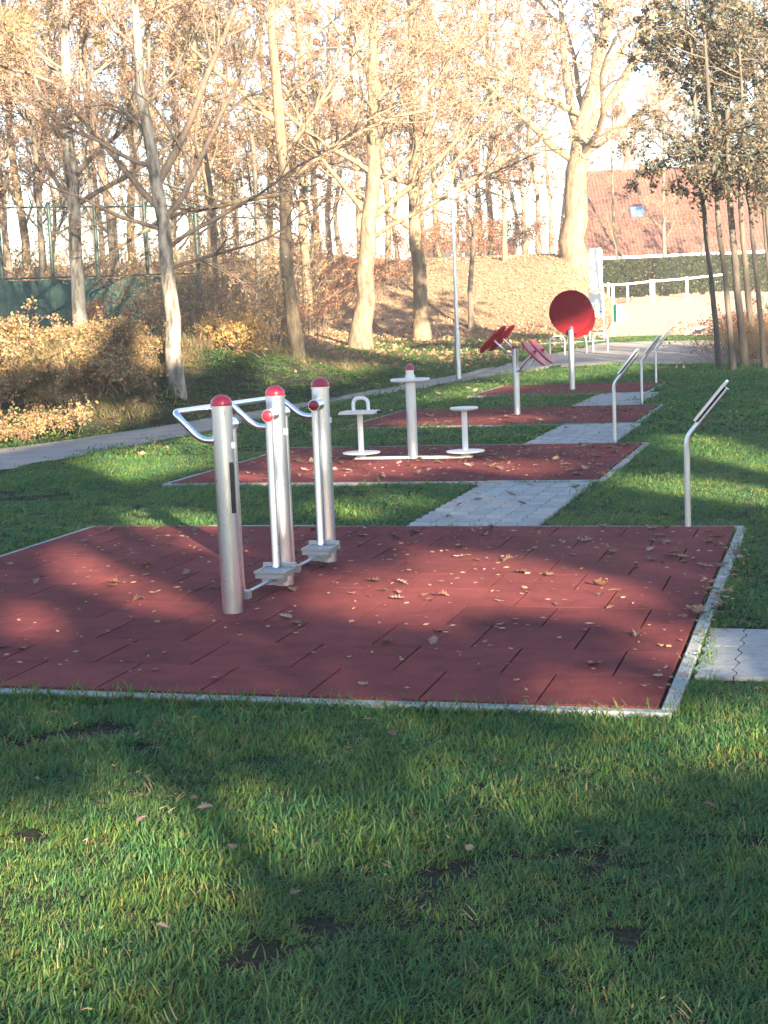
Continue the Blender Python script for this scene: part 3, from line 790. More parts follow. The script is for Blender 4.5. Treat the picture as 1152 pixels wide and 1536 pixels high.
def hero(name, pix, d, rads, label, **kw):
    p0 = at(*pix[0], d); z = float(terrain(p0[0], p0[1]))
    base = np.array([p0[0], d, z])
    tr = [(0, 0, 0)]+[q for q in lean_trunk(pix[1:], d, base)]
    sink = kw.pop('sink', .06); o = make_tree(name, kw.pop('seed'), tr, rads, **kw)
    o.location = (p0[0], d, z-sink); tag(o, label, 'tree'); return o
hero('birch_tree', [(120,490),(112,370),(108,260),(98,150),(96,0),(90,-180)], 27, [.135,.115,.105,.09,.06,.02], sink=.4, label='pale-barked tree standing in the bramble bank, farthest left', seed=1,
     per=(7,6,5), limbs=[(.36,-60,50,3.2,.045),(.36,60,30,3.5,.05),(.42,100,42,3.6,.05),(.5,-80,40,3,.05)], n_limb=11, limb_len=2.6, limb_t=(.4,1), leaves=4200, leaf=.065, lm='leaf_yellow', bk='bark_pale', bk2='bark_ash', zkeep=9, ang=60)
hero('birch_tree', [(262,535),(252,400),(240,280),(226,200),(205,80),(196,-160)], 25.5, [.15,.125,.11,.09,.065,.02], sink=.4, label='pale mottled tree with forked limbs beside the green court screen', seed=2, per=(8,6,5),
     limbs=[(.40,75,48,3.6,.06),(.34,85,34,3.0,.04),(.42,-70,45,3.0,.06),(.3,100,15,2.6,.035),(.47,80,58,4.6,.07),(.38,-100,20,2.6,.04)], n_limb=10, limb_len=2.6, limb_t=(.42,1), leaves=4200, leaf=.065, bk='bark_pale', bk2='bark_ash', zkeep=9, ang=58)
hero('tall_tree', [(445,520),(432,400),(424,210),(408,60),(400,-160)], 32, [.15,.135,.115,.085,.03], sink=.3, label='straight grey-brown trunk with one long limb reaching left', seed=3, per=(8,6,5),
     limbs=[(.40,-95,-8,4.8,.07),(.42,80,35,5.0,.06),(.48,75,48,4.5,.06),(.55,-80,40,4,.06)], n_limb=9, limb_len=3.4, limb_t=(.5,1), leaves=8000, leaf=.075, bk='bark_oak', zkeep=11)
hero('oak_tree', [(540,530),(548,430),(556,330),(562,220),(560,90),(556,-80)], 44, [.30,.25,.20,.15,.11,.05], 'oak with a bare lit trunk left of the lamp post', seed=4, per=(8,6,5),
     limbs=[(.33,90,38,6,.10),(.34,-60,50,4.5,.09),(.28,100,32,5.5,.07),(.45,-95,35,5,.08),(.5,70,50,5,.08)], n_limb=11, limb_len=4.6, limb_t=(.36,1), leaves=11000, leaf=.085, bk='bark_oak', twig_r=.008, zkeep=13)
hero('oak_tree', [(634,508),(630,420),(620,330),(622,240),(618,100),(615,-60)], 51, [.26,.22,.18,.15,.11,.05], 'oak with low spreading limbs just left of the lamp post', seed=5, per=(8,6,5),
     limbs=[(.34,95,30,6.5,.09),(.36,85,48,6,.08),(.30,-85,35,5,.08),(.42,-90,20,5,.07)], n_limb=11, limb_len=4.8, limb_t=(.34,1), leaves=12000, leaf=.09, bk='bark_oak', twig_r=.008, zkeep=14)
hero('oak_tree', [(862,420),(862,330),(862,230),(885,110),(910,0),(925,-120)], 66, [.62,.50,.42,.30,.24,.12], 'massive sunlit oak behind the red wheel', seed=6, sink=.9,
     limbs=[(.42,-40,70,9,.22),(.45,90,45,9,.20),(.5,-95,25,8,.16),(.36,-90,35,9,.18),(.38,80,30,8,.16),(.6,95,50,7,.15)], n_limb=12, limb_len=6.5, limb_t=(.34,1), leaves=16000, leaf=.12, bk='bark_oak', twig_r=.011, per=(8,6,5), zkeep=17)
hero('young_tree', [(708,492),(706,430),(708,370),(716,300),(720,200)], 55, [.11,.09,.075,.05,.02], 'slim young tree right of the lamp post', seed=8, n_limb=9, limb_len=2.4, limb_t=(.4,1), leaves=1500, leaf=.11, bk='bark_dark', per=(5,4,3))

# wood behind: four grown prototypes, then copies
def proto(seed, h, r0, **kw):
    rg = np.random.default_rng(seed+100); n = 6
    tr = [(rg.normal(0, .10)*k, rg.normal(0, .10)*k, h*k/(n-1)) for k in range(n)]
    return make_tree('woodland_tree', seed, tr, [r0, r0*.85, r0*.7, r0*.5, r0*.3, r0*.1], **kw)
wood = [proto(21, 13, .11, n_limb=20, limb_len=2.8, limb_t=(.16,1), leaves=7600, leaf=.07, bk='bark_ash', per=(7,6,5), twig_r=.008, trunk_sides=8),
        proto(22, 14, .13, n_limb=20, limb_len=3.4, limb_t=(.2,1), leaves=9000, leaf=.075, bk='bark_oak', per=(7,6,5), twig_r=.008, trunk_sides=8),
        proto(23, 12, .08, n_limb=20, limb_len=2.4, limb_t=(.14,1), leaves=3000, leaf=.07, lm='leaf_yellow', bk='bark_dark', per=(7,6,5), twig_r=.007, trunk_sides=8),
        proto(24, 9, .10, n_limb=18, limb_len=2.4, limb_t=(.12,1), leaves=3600, leaf=.11, lm='leaf_copper', bk='bark_dark', per=(5,4,3), twig_r=.008, trunk_sides=8)]
WL = {0: 'slim grey-brown tree', 1: 'brown-barked tree with orange leaves', 2: 'thin dark tree with few leaves', 3: 'copper-leaved young beech'}
def where(px):
    for lim, w in ((20, 'at the left edge'), (95, 'left of the leftmost pale tree'), (140, 'behind the leftmost pale tree'), (215, 'between the two pale trees'), (300, 'just right of the forked pale tree'), (375, 'left of the straight trunk'), (455, 'behind the straight trunk'), (520, 'left of the bare lit oak'), (575, 'behind the bare lit oak'), (650, 'behind the low-limbed oak'), (735, 'behind the slim young tree'), (800, 'above the tilted discs'), (885, 'behind the massive oak'), (985, 'left of the roof skylight'), (1050, 'right of the roof skylight')):
        if px < lim: return w
    return 'behind the dark-leaved clump at right'
used = set()
def wood_tree(k, px, d, s, rz, label=None, py=470, group='trees of the wood behind the path'):
    o = wood[k] if k not in used else copy_tree(wood[k]); used.add(k)
    x, y = xy(px, py, d); put(o, x, y, rz, s); tag(o, label or f"{WL[k]} {'far back' if d > 57 else 'standing'} {where(px)}", 'tree', group); return o
rw = random.Random(3)
for px, d, k in [(-40,38,0),(22,44,0),(60,40,2),(85,52,0),(150,43,2),(175,36,0),(205,50,1),(290,46,2),(320,38,1),(345,50,0),(385,44,2),(410,56,1),(470,52,3),(462,47,1),(500,60,0),(515,66,3),(585,62,1),(600,72,3),(660,74,1),(690,82,0),(740,76,1),(775,84,3),(810,74,0),(940,100,1),(1010,108,1),(1075,104,0),(1150,100,1),(120,60,1),(250,64,1),(440,70,0),(5,58,1),(-80,50,1),(1230,70,1),(335,66,3),(925,88,1),(1000,89,1),(1055,90,3),(45,48,1),(110,48,2),(230,42,2),(265,54,0),(360,60,1),(430,62,3),(545,70,1),(630,66,1),(705,90,3),(760,66,1),(830,88,1),(15,66,0),(70,62,1),(160,64,0),(300,60,1),(480,72,1),(560,78,0),(640,82,1),(725,78,0),(790,90,1),(870,96,0)]:
    wood_tree(k, px, d, rw.uniform(.85, 1.25), rw.uniform(0, 6.28))

# clump at the right: dark leaves still on the twigs
rt = [make_tree('holm_oak', 41, [(0,0,0),(-.10,.0,1.4),(-.24,.1,3.0),(-.38,.1,4.6),(-.5,.2,7.5)], [.062,.055,.048,.04,.018], n_limb=17, limb_len=2.6, limb_t=(.44,1), leaves=3900, leaf=.105, lm='leaf_dark', bk='bark_dark', per=(5,5,4), ang=75, up=-.02),
      make_tree('holm_oak', 42, [(0,0,0),(-.10,.1,1.6),(-.22,.15,3.2),(-.25,.2,5.0),(-.2,.2,8)], [.08,.07,.06,.045,.02], n_limb=18, limb_len=2.8, limb_t=(.43,1), leaves=4000, leaf=.12, lm='leaf_dark', bk='bark_dark', per=(5,5,4), ang=72, up=0)]
RL = ['leftmost leaning thin trunk of the dark-leaved clump at right', 'second thin trunk of the dark-leaved clump at right', 'dark thick trunk in the middle of the clump at right', 'thin trunk near the right edge of the photo', 'trunk of the clump cut by the right edge', 'dark trunk hidden behind the second of the clump at right', 'slender stem behind the right edge trees']
for i, (px, d, k, s, rz) in enumerate([(1080,33.5,0,1.0,0),(1100,33.0,0,1.05,.4),(1118,34.5,1,1.1,.2),(1148,33.0,0,.95,-.2),(1172,35,1,1.0,.5),(1132,37,1,1.0,.3),(1165,38,0,1.1,-.4)]):
    o = rt[k] if i in (0, 2) else copy_tree(rt[k])
    x, y = xy(px, 545, d); put(o, x, y, rz, s); tag(o, RL[i], 'tree', 'dark-leaved trees at the right edge')

# trees behind the viewer that throw the dappled shade; the openings in their crowns follow the sun patches on the lawn
shade = proto(31, 18, .17, n_limb=12, limb_len=4.4, limb_t=(.2,1), ang=72, up=.12, leaves=0, bk='bark_oak', per=(3,2,1), twig_r=.012, trunk_sides=10)
shade.name = 'shade_tree'
GAPS = [[(52,828),(99,812),(156,845),(219,872),(271,890),(250,908),(198,903),(130,885),(68,856)], [(208,798),(292,798),(346,820),(312,830)], [(0,893),(80,905),(80,935),(0,950)],
        [(400,892),(480,858),(560,845),(600,868),(600,930),(480,915)], [(580,817),(729,827),(838,852),(930,868),(930,899),(878,909),(818,918),(729,909),(654,913),(580,935)],
        [(858,913),(1017,930),(1030,978),(937,998),(878,963)], [(740,1003),(858,988),(937,1018),(870,1060),(760,1045)],
        [(-60,1190),(180,1165),(430,1160),(560,1185),(620,1200),(500,1230),(390,1250),(310,1300),(200,1350),(100,1400),(-60,1460)], [(480,1168),(700,1120),(1000,1040),(1152,1025),(1250,1040),(1152,1105),(950,1122),(750,1165)],
        [(100,690),(320,650),(330,690),(180,722)], [(160,758),(330,768),(330,792),(200,792)], [(300,714),(400,698),(560,688),(720,688),(560,715),(400,727)], [(960,652),(1020,650),(1200,695),(1200,722),(1060,694),(980,672)],
        [(895,710),(1000,710),(1200,738),(1200,768),(1000,742),(910,732)], [(600,602),(760,560),(900,547),(990,552),(800,577),(640,604)], [(560,634),(800,622),(800,632),(600,642)], [(640,700),(760,690),(860,690),(760,715)], [(420,760),(560,740),(620,745),(520,775)], [(-80,608),(60,600),(110,598),(80,622),(-80,640)], [(130,596),(230,588),(300,588),(260,606),(150,616)], [(-80,660),(60,644),(170,632),(250,622),(150,648),(60,664),(-80,690)], [(330,590),(480,572),(560,560),(470,588),(360,602)]]
def lit_patch(C):
    g = C - np.array(sdir)[None]*(C[:, 2:3]/sdir.z); v = g-np.array([0, 0, EYE]); w = v@CF
    px, py = 576+FPX*(v@CR)/w, 768-FPX*(v@CU)/w
    res = np.zeros(len(C), bool)
    for poly in GAPS: res |= inside(px, py, poly)
    return res & (w > 0)
spots = [(-2.8,13,.62,1.1),(1.2,14,.62,2.0),(4.9,12.5,.62,3.0),(8.8,14,.66,4.2),(13,23,1.05,5.0),(17.5,25,1.1,.5),(-3,28,1.15,2.2),(4.2,30,1.2,.9),(10,29,1.15,3.3)]
shade_all = [shade]+[copy_tree(shade) for _ in spots[1:]]
for i, (u, v, s, rz) in enumerate(spots):
    o = shade_all[i]
    hx, hy = math.sin(R(SUN_AZ)), math.cos(R(SUN_AZ))
    x, y = hx*v - hy*u, hy*v + hx*u
    put(o, x, y, rz, s); tag(o, 'tall tree behind the viewer whose crown dapples the lawn', 'tree', 'trees behind the viewer')
    rg = np.random.default_rng(300+i); n = 400 if v < 20 else 520
    r_ = 4.6*np.sqrt(rg.random(n)); th = rg.uniform(0, 6.283, n); zc = (4.2+rg.random(n)**.9*15.0)*.62 if v < 20 else 4.5+rg.random(n)**.85*(15.5 if u < 11 else 12.0)
    r_ *= np.interp(zc, [4, 7, 18, 24], [.75, 1, .95, .5]) if v > 20 else np.interp(zc, [2.5, 4, 9, 12], [.5, .72, .65, .3])
    C = np.repeat(np.stack([r_*np.cos(th), r_*np.sin(th), zc], 1), 95, 0)+rg.normal(0, .36 if v > 20 else .24, (n*95, 3))
    Wd = C+np.array([x, y, 0])
    k = ~(lit_patch(Wd) & (rg.random(len(C)) < .995))
    V, F = leaf_quads(rg, C[k], .19 if v > 20 else .14)
    c_, s_ = math.cos(-rz), math.sin(-rz); V = np.stack([V[:, 0]*c_-V[:, 1]*s_, V[:, 0]*s_+V[:, 1]*c_, V[:, 2]], 1)/s
    tag(link('leaves', np_mesh('leaves', V, F), M['leaf_autumn'], o), kind='stuff')

# shrubs
def make_shrub(name, seed, w, h, stems, leaves, leaf, lm, bk='bark_dark', per=(5,4)):
    rg = np.random.default_rng(seed); root = empty(name)
    K = 6; n = stems
    st = np.stack([rg.normal(0, w*.25, n), rg.normal(0, w*.2, n), np.full(n, -.05)], 1)
    d = nrm(np.stack([rg.normal(0, .5, n), rg.normal(0, .5, n), np.ones(n)], 1)); L = h*rg.uniform(.6, 1.1, n)[:, None]
    pts = [st]
    for k in range(K-1):
        pts.append(pts[-1]+d*L/(K-1)); d = nrm(d+rg.normal(0, .16, (n, 3))-np.array([0, 0, .04*k]))
    P0 = np.stack(pts, 1); R0 = (.006+.008*rg.random(n))[:, None]*np.linspace(1, .35, K)[None]
    P1, R1 = sprout(rg, P0, R0, per[0], .15, 1, 45, .5, .15, 4, .2, .6, .003)
    P2, R2 = sprout(rg, P1, R1, per[1], .2, 1, 45, .5, .05, 3, .2, .6, .0025)
    VV, FF, off = [], [], 0
    for P, Rr, s in ((P0, R0, 4), (P1, R1, 3), (P2, R2, 3)):
        V, F = tubes(P, Rr, s); VV.append(V); FF.append(F+off); off += len(V)
    tag(link('branches', np_mesh('branches', np.concatenate(VV), np.concatenate(FF), True), M[bk], root), kind='stuff')
    if leaves:
        C = pts_on(rg, np.concatenate([P2, P1[:, -3:]]), leaves); C[:, 2] = np.maximum(C[:, 2], .02)
        V, F = leaf_quads(rg, C, leaf, .62)
        tag(link('leaves', np_mesh('leaves', V, F), M[lm], root), kind='stuff')
    return root
SH = {'bramble': make_shrub('bramble_bush', 61, 1.9, 1.0, 26, 2300, .085, 'leaf_bramble', 'bark_ash'),
      'bramble2': make_shrub('bramble_bush', 62, 2.2, .75, 26, 1800, .08, 'leaf_bramble', 'bark_ash'),
      'yellow': make_shrub('yellow_shrub', 63, 1.3, 1.0, 18, 2400, .07, 'leaf_yellow', 'bark_ash'),
      'twig': make_shrub('bare_thicket', 64, 1.8, 2.4, 30, 900, .07, 'leaf_bramble', 'bark_ash', (6,5)),
      'copper': make_shrub('copper_shrub', 65, 1.6, 1.9, 20, 2200, .08, 'leaf_copper', 'bark_dark')}
sh_used = set()
def shrub(k, px, py, d, s, rz, label, group=None, sz=None):
    o = SH[k] if k not in sh_used else copy_tree(SH[k]); sh_used.add(k)
    x, y = xy(px, py, d); s *= {'bramble': .60, 'bramble2': .55, 'yellow': .8, 'twig': .75, 'copper': .7}[k]; put(o, x, y, rz, s, 0); tag(o, label, 'bush', group)
    return o
BR = 'bramble bush with orange and yellow leaves on the left bank'
rb = random.Random(12)
spots_b = [(px+rb.uniform(-18, 18), d+rb.uniform(-.5, .5), rb.choice((.5,.65,.8,1.0,1.2,1.45))*sc, kd) for px, d, sc, kd in
    [(px, 21.2+px*.0105+k*.95, 1.0, 'bramble2' if k != 3 else 'bramble') for k in range(5) for px in range(-40, 250, 50) if not (k < 1 and px > 100)]]
BWHERE = lambda px, d: ('at the foot of the bank' if d < 22.6+px*.0105 else 'high on the bank' if d > 24.2+px*.0105 else 'halfway up the bank')+(', at the left edge' if px < 30 else ', below the leftmost tree' if px < 140 else ', by the forked tree')
for px, d, s_, k in spots_b:
    shrub(k, px, 600, d, s_, rw.uniform(0, 6.28), ('low ' if k == 'bramble2' else 'full ')+'autumn bramble '+BWHERE(px, d), 'bramble bushes on the left bank')
for px, d, s in [(345,29.0,.85),(378,29.5,.95),(330,29.6,.75)]:
    shrub('yellow', px, 530, d, s, rw.uniform(0, 6.28), 'low yellow shrub between the pale tree and the straight trunk', 'yellow shrubs on the bank')
for px, d, s in [(300,31,1.1),(335,33,1.2),(370,32,1.1),(410,34,1.1),(285,34,1.3),(455,36,.9),(320,37,1.4),(20,46,2.0),(70,48,2.2),(120,46,2.0),(175,48,2.2),(225,45,2.0),(270,47,2.2),(315,46,2.1),(355,48,2.2),(395,47,2.0),(435,50,2.2),(-30,46,2.2),(250,33,1.2),(1085,36,.55),(1108,35.2,.5),(1130,35.5,.6),(1150,34.6,.55),(1168,36.5,.7),(1098,38.5,.8),(1142,38,.8)]:
    shrub('twig', px, 500, d, s, rw.uniform(0, 6.28), ('tall far ' if s > 1.6 else 'low ')+'tangle of bare brown twigs '+where(px), 'bare thickets on the bank')
for px, d, s in [(158,28.5,.75),(1095,38,.9),(1130,36.5,.8),(1160,39,1.0),(1115,40,.9),(470,54,1.3),(500,57,1.5),(530,60,1.4),(570,60,1.4),(610,64,1.5),(655,68,1.5),(720,73,1.7),(770,74,1.8),(810,72,1.6),(690,71,1.5),(480,62,1.6),(450,45,1.0)]:
    shrub('copper', px, 480, d, s, rw.uniform(0, 6.28), ('rust-brown undergrowth below the dark-leaved clump' if px > 1090 else 'copper-leaved shrub '+('high on the slope ' if d > 63 else 'low on the slope ')+where(px)) if px != 158 else 'small rust-leaved shrub between the two pale trees', 'copper shrubs on the slope' if px != 158 else None)

# dry grass and weeds over the bank
leafmat('dry_grass', [(.30,.22,.12), (.20,.17,.08), (.40,.31,.19), (.13,.15,.06), (.26,.18,.11), (.10,.14,.05)], .3, 'object')
rg = np.random.default_rng(55)
dry_c = source_col('dry_blades', [clump(rg, 30, .12, .10, .34, .014, 3) for _ in range(5)], M['dry_grass'])
n = 36000; y = rg.uniform(17, 36, n); x = rg.uniform(-.36, .03, n)*y
sb = y-np.interp(x, YU_X, YU_Y); k = (sb > .35) & (rg.random(n) < litter_at(x, y)*1.2) & (rg.random(n) < .35+.5*vnoise(x, y, .9, 8)) & (rg.random(n) < np.interp(sb, [.3, 2, 9], [.5, 1, .6])) & ~inside(x, y, FOOT)
x, y = x[k], y[k]
scatter('dry_grass', np.stack([x, y, terrain(x, y)], 1), np.stack([rg.normal(0, .2, len(x)), rg.normal(0, .2, len(x)), rg.uniform(0, 6.28, len(x))], 1), rg.uniform(.35, 1.15, len(x)), dry_c, 'tangle of dry grass and weeds over the left bank')

# straw-coloured thatch lying in the near lawn
n = 4500; y = rg.uniform(2.3, 8, n); x = rg.uniform(-3, 3, n)
k = (np.abs(x) < .27*y+.8) & free_lawn(x, y, .02) & (vnoise(x, y, .22, 31) > .5); x, y = x[k], y[k]
th_c = source_col('thatch_blades', [clump(rg, 5, .03, .02, .05, .004, 2) for _ in range(4)], M['dry_grass'])
scatter('thatch', np.stack([x, y, np.full(len(x), .008)], 1), np.stack([rg.normal(0, .5, len(x)), rg.normal(.6, .5, len(x)), rg.uniform(0, 6.28, len(x))], 1), rg.uniform(.6, 1.2, len(x)), th_c, 'dead straw blades in the near lawn')

# crumbs of broken leaf on the pads and along their kerbs
rg = np.random.default_rng(91)
CA, CB = [], []
for (a0, a1, b0, b1, n) in ((-5.7,-.7,6.1,11.04,560),(-6.3,-2.15,14,17.45,700),(-6.5,-2.65,20.45,23.6,420),(-6.2,-3.3,27,29.8,60)):
    CA.append(a0+(a1-a0)*rg.random(n)**.75); CB.append(b0+(b1-b0)*rg.random(n)**.7)
for (a, b0, b1, n) in ((-.62,7.4,10.6,90),(-.74,6.2,11,60),(-2.08,14,17.4,70)):
    CA.append(a+rg.normal(0,.05,n)); CB.append(rg.uniform(b0,b1,n))
CA, CB = np.concatenate(CA), np.concatenate(CB); X_, Y_ = l2w(CA, CB)
V, F = leaf_quads(rg, np.stack([X_, Y_, np.full(len(X_), .043)], 1), .042, .7); V[:, 2] = .041+(V[:, 2]-.043)*.25+.004
tag(link('leaf_crumbs', np_mesh('leaf_crumbs', V, F), M['leaf_litter']), 'small broken leaf crumbs scattered over the red pads', kind='stuff')

# leaf litter lying on the bank and slope
rg = np.random.default_rng(77)
n = 46000
y = 18+rg.random(n)**.8*56; x = rg.uniform(-.34, .2, n)*y
k = (rg.random(n) < litter_at(x, y)*.95+.015) & ~inside(x, y, FORE) & (rg.random(n) < np.where(inside(x, y, FOOT), .12, 1.0))
k &= free_lawn(x, y) | inside(x, y, FOOT)
x, y = x[k], y[k]
V, F = leaf_quads(rg, np.stack([x, y, terrain(x, y)+.04], 1), .13, .6)
V[:, 2] = np.maximum(V[:, 2], np.repeat(terrain(x, y), 4)+.015)
tag(link('leaf_litter', np_mesh('leaf_litter', V, F), M['leaf_litter']), 'fallen leaves covering the bank and the sunlit slope', kind='stuff')
# ------------------------------------------------------------------ court fence
def ground_z(x, y): return float(terrain(x, y))
M['screen'] = noisy('screen', [(.3, (.012,.045,.042)), (.7, (.03,.085,.075))], 3, .8, .4, 25, .02)
fpx = [(-70,33.5),(8,34.0),(84,34.5),(152,35.0),(226,35.5),(302,36.0)]
pts = [at(px, 480, d) for px, d in fpx]
t = empty('court_fence', (0,0,0)); tag(t, 'tall court fence with dark green posts and green wind screen behind the brambles', 'fence')
Z0 = .9
for i, p in enumerate(pts):
    MB().tube([(p[0],p[1],ground_z(p[0],p[1])-.1),(p[0],p[1],4.25)], .042, 12).build('post', M['dark_green_post'], t)
    if i+1 < len(pts):
        q = pts[i+1]
        for z in (4.15, 2.62): MB().tube([(p[0],p[1],z),(q[0],q[1],z)], .02, 8).build('rail', M['dark_green_post'], t)
        n = 9; mb = MB()
        for k in range(n):
            tt = (k+.0)/(n-1); xx, yy = p[0]*(1-tt)+q[0]*tt, p[1]*(1-tt)+q[1]*tt-.06; sag = .05*math.sin(math.pi*tt)
            b0 = .025*math.sin(k*2.1+i); mb.v += [(xx,yy+b0,.7),(xx,yy+b0,2.60-sag),(xx,yy+b0+.012,.7),(xx,yy+b0+.012,2.60-sag)]
            if k: 
                j = 4*k; mb.f += [(j-4,j,j+1,j-3),(j-2,j-1,j+3,j+2),(j-3,j+1,j+3,j-1)]
        mb.build('wind_screen', M['screen'], t)
        mb = MB()                  # wire netting above the screen
        L = math.hypot(q[0]-p[0], q[1]-p[1]); nw = int(L/.16)
        for k in range(1, nw):
            tt = k/nw; xx, yy = p[0]*(1-tt)+q[0]*tt, p[1]*(1-tt)+q[1]*tt; mb.tube([(xx,yy,2.62),(xx,yy,4.15)], .004, 3, False)
        for z in np.arange(2.8, 4.1, .2): mb.tube([(p[0],p[1],z),(q[0],q[1],z)], .004, 3, False)
        tag(mb.build('netting', M['dark_green_post'], t), kind='stuff')

# ------------------------------------------------------------------ lamp post
p = at(688, 570, 34.2); t = empty('lamp_post', (p[0], p[1], ground_z(p[0], p[1]))); tag(t, 'slender galvanised lamp post between the twister and the tilted discs', 'lamp post')
MB().tube([(0,0,-.1),(0,0,1.1),(0,0,1.12),(0,0,3.95)], [.062,.062,.045,.034], 18).build('pole', M['galvanised'], t)
MB().box(-.03,.03,-.066,-.055,.45,.80).build('service_door', M['galvanised'], t)
h = MB().lathe([(.05,0),(.105,.03),(.115,.16),(.11,.20)], (0,0,3.92), (0,0,1), 20).build('lamp_glass', M['white_paint'], t)
MB().lathe([(.15,0),(.15,.015),(.05,.06),(.01,.07)], (0,0,4.12), (0,0,1), 20).build('lamp_hood', M['white_paint'], h)

# ------------------------------------------------------------------ signs, racks and gate beyond the pads
def stand(name, px, py, d, label, cat):
    p = at(px, py, d); z = ground_z(p[0], p[1]); t = empty(name, (p[0], p[1], z)); tag(t, label, cat); return t, z, p
def size(n, d): return n*d/FPX
d = 46.5
t, z, p = stand('notice_board', 896, 512, d, 'white notice panel with small info board below, on two thin posts', 'sign')
top = at(896, 372, d)[2]-z
for e in (-1, 1): MB().tube([(e*.21,0,-.1),(e*.21,0,top-1.15)], .022, 10).build('post', M['galvanised'], t)
MB().tube([(0,.02,top-1.3),(0,.02,top-.05)], .025, 10).build('centre_post', M['galvanised'], t)
MB().prism([(-.20,-.015),(.20,-.015),(.20,.015),(-.20,.015)], top-1.22, top-.06).build('white_panel', M['white_paint'], t)
MB().prism([(-.16,-.013),(.16,-.013),(.16,.013),(-.16,.013)], top-.06, top).build('panel_cap', M['white_paint'], t)
ib = MB().box(-.19,.19,-.02,.012,top-2.03,top-1.30).build('info_board', M['galvanised'], t)
MB().box(-.17,.17,-.0225,-.0205,top-2.00,top-1.33).build('board_face', M['seat_grey'], ib)
MB().lathe([(.07,0),(.07,.004)], (0,-.023,top-1.72), (0,-1,0), 18).build('round_mark', M['dark_green_post'], ib)
MB().lathe([(.035,0),(.035,.004)], (0,-.0275,top-1.72), (0,-1,0), 14).build('mark_centre', M['white_paint'], ib)
MB().box(-.14,.14,-.0255,-.023,top-1.90,top-1.87).build('print_band', M['dark_panel'], ib)
d = 49.5
t, z, p = stand('green_sign', 922, 508, d, 'small green sign on a white post right of the notice board', 'sign')
top = at(922, 426, d)[2]-z
MB().tube([(-.03,0,-.1),(-.03,0,top)], .05, 12).build('post', M['white_paint'], t)
zs = at(922,483,d)[2]-z, at(922,457,d)[2]-z
MB().box(.07,.30,-.085,-.065,*zs).build('sign_plate', M['white_paint'], t)
MB().box(-.03,.07,-.085,-.065,*zs).build('green_band', M['green_sign'], t)
# bicycle rack: row of hoops on a rail
d = 41.0
t, z, p = stand('bicycle_rack', 842, 526, d, 'low galvanised bicycle rack of bent hoops behind the red discs', 'bicycle rack')
for k in range(3):
    x0 = -.30+k*.62; dy = k*.35
    MB().tube(fillet([(x0,dy,-.1),(x0,dy,.52),(x0+.40,dy+.05,.52),(x0+.40,dy+.05,-.1)], .19, 8), .027, 12).build('hoop', M['galvanised'], t)
MB().tube([(-.5,.0,.33),(1.4,.9,.33)], .018, 10).build('rail', M['galvanised'], t)
# barrier gate
d = 74.0
t, z, p = stand('barrier_gate', 938, 460, d, 'white tubular barrier gate in front of the hedge', 'gate')
def gp(px, py, dd=74.0):
    q = at(px, py, dd); return (q[0]-p[0], dd-p[1], q[2]-z)
for px in (912, 941, 978):
    tp = gp(px, 424 if px < 950 else 419); MB().tube([(tp[0],0,-.2),tp], .055 if px < 978 else .13, 12).build('post', M['white_paint'], t)
MB().tube([gp(905,428),gp(941,426),gp(978,422),gp(1030,418),gp(1090,411)], .05, 10).build('top_rail', M['white_paint'], t)
for px in (1030, 1088): 
    tp = gp(px, 415); MB().tube([(tp[0],0,-.2),tp], .06, 12).build('post', M['white_paint'], t)

# hedge
def hedge(px0, px1, d, ztop, depth, seed, label):
    rg = np.random.default_rng(seed); a, b_ = at(px0, 430, d), at(px1, 430, d); z0 = ground_z((a[0]+b_[0])/2, d); L = b_[0]-a[0]; H = ztop
    t = empty('hedge', (a[0], d, z0)); tag(t, label, 'hedge')
    n = 17000; c = rg.random((n, 3))*np.array([L, depth, H]); c[:, 2] += vnoise(c[:, 0], c[:, 1], 1.5, seed)*.2
    k = rg.random(n) < .55; c[k, 1] = rg.random(k.sum())**2*.25; c[:, 2] = np.maximum(c[:, 2], .05)
    V, F = leaf_quads(rg, c, .19, .65); tag(link('foliage', np_mesh('foliage', V, F), M['leaf_hedge'], t), kind='stuff')
    mb = MB()
    for i in range(int(L/.5)):
        x0 = .25+i*.5; mb.tube([(x0,depth/2,-.1),(x0+rg.normal(0,.1),depth/2,H*.85)], [.03,.012], 5)
    mb.build('stems', M['bark_dark'], t)
hedge(908, 1190, 84, 1.95, 1.2, 71, 'clipped dark green hedge between the barrier gate and the house')

# ------------------------------------------------------------------ houses
M['roof_tile'] = None
mt, nt, b = new_mat('roof_tile')
n = noise(nt, 2.2, 6, .7); r = ramp(nt, [(.25, (.08,.034,.028)), (.5, (.13,.055,.043)), (.75, (.18,.085,.068))]); nt.links.new(n.outputs[0], r.inputs[0]); nt.links.new(r.outputs[0], b.inputs['Base Color'])
b.inputs['Roughness'].default_value = .85; M['roof_tile'] = mt
mt, nt, b = new_mat('brick')
br = nt.nodes.new('ShaderNodeTexBrick'); br.inputs['Scale'].default_value = 4.5; br.inputs['Color1'].default_value = (.28,.10,.06,1); br.inputs['Color2'].default_value = (.36,.15,.09,1); br.inputs['Mortar'].default_value = (.35,.30,.25,1)
tc = nt.nodes.new('ShaderNodeTexCoord'); mp = nt.nodes.new('ShaderNodeMapping'); mp.inputs['Rotation'].default_value = (R(90),0,0)
nt.links.new(tc.outputs['Object'], mp.inputs[0]); nt.links.new(mp.outputs[0], br.inputs[0]); nt.links.new(br.outputs[0], b.inputs['Base Color']); b.inputs['Roughness'].default_value = .9; M['brick'] = mt
plastic('glass', (.05,.07,.09), .06); plastic('skylight', (.10,.22,.50), .1)
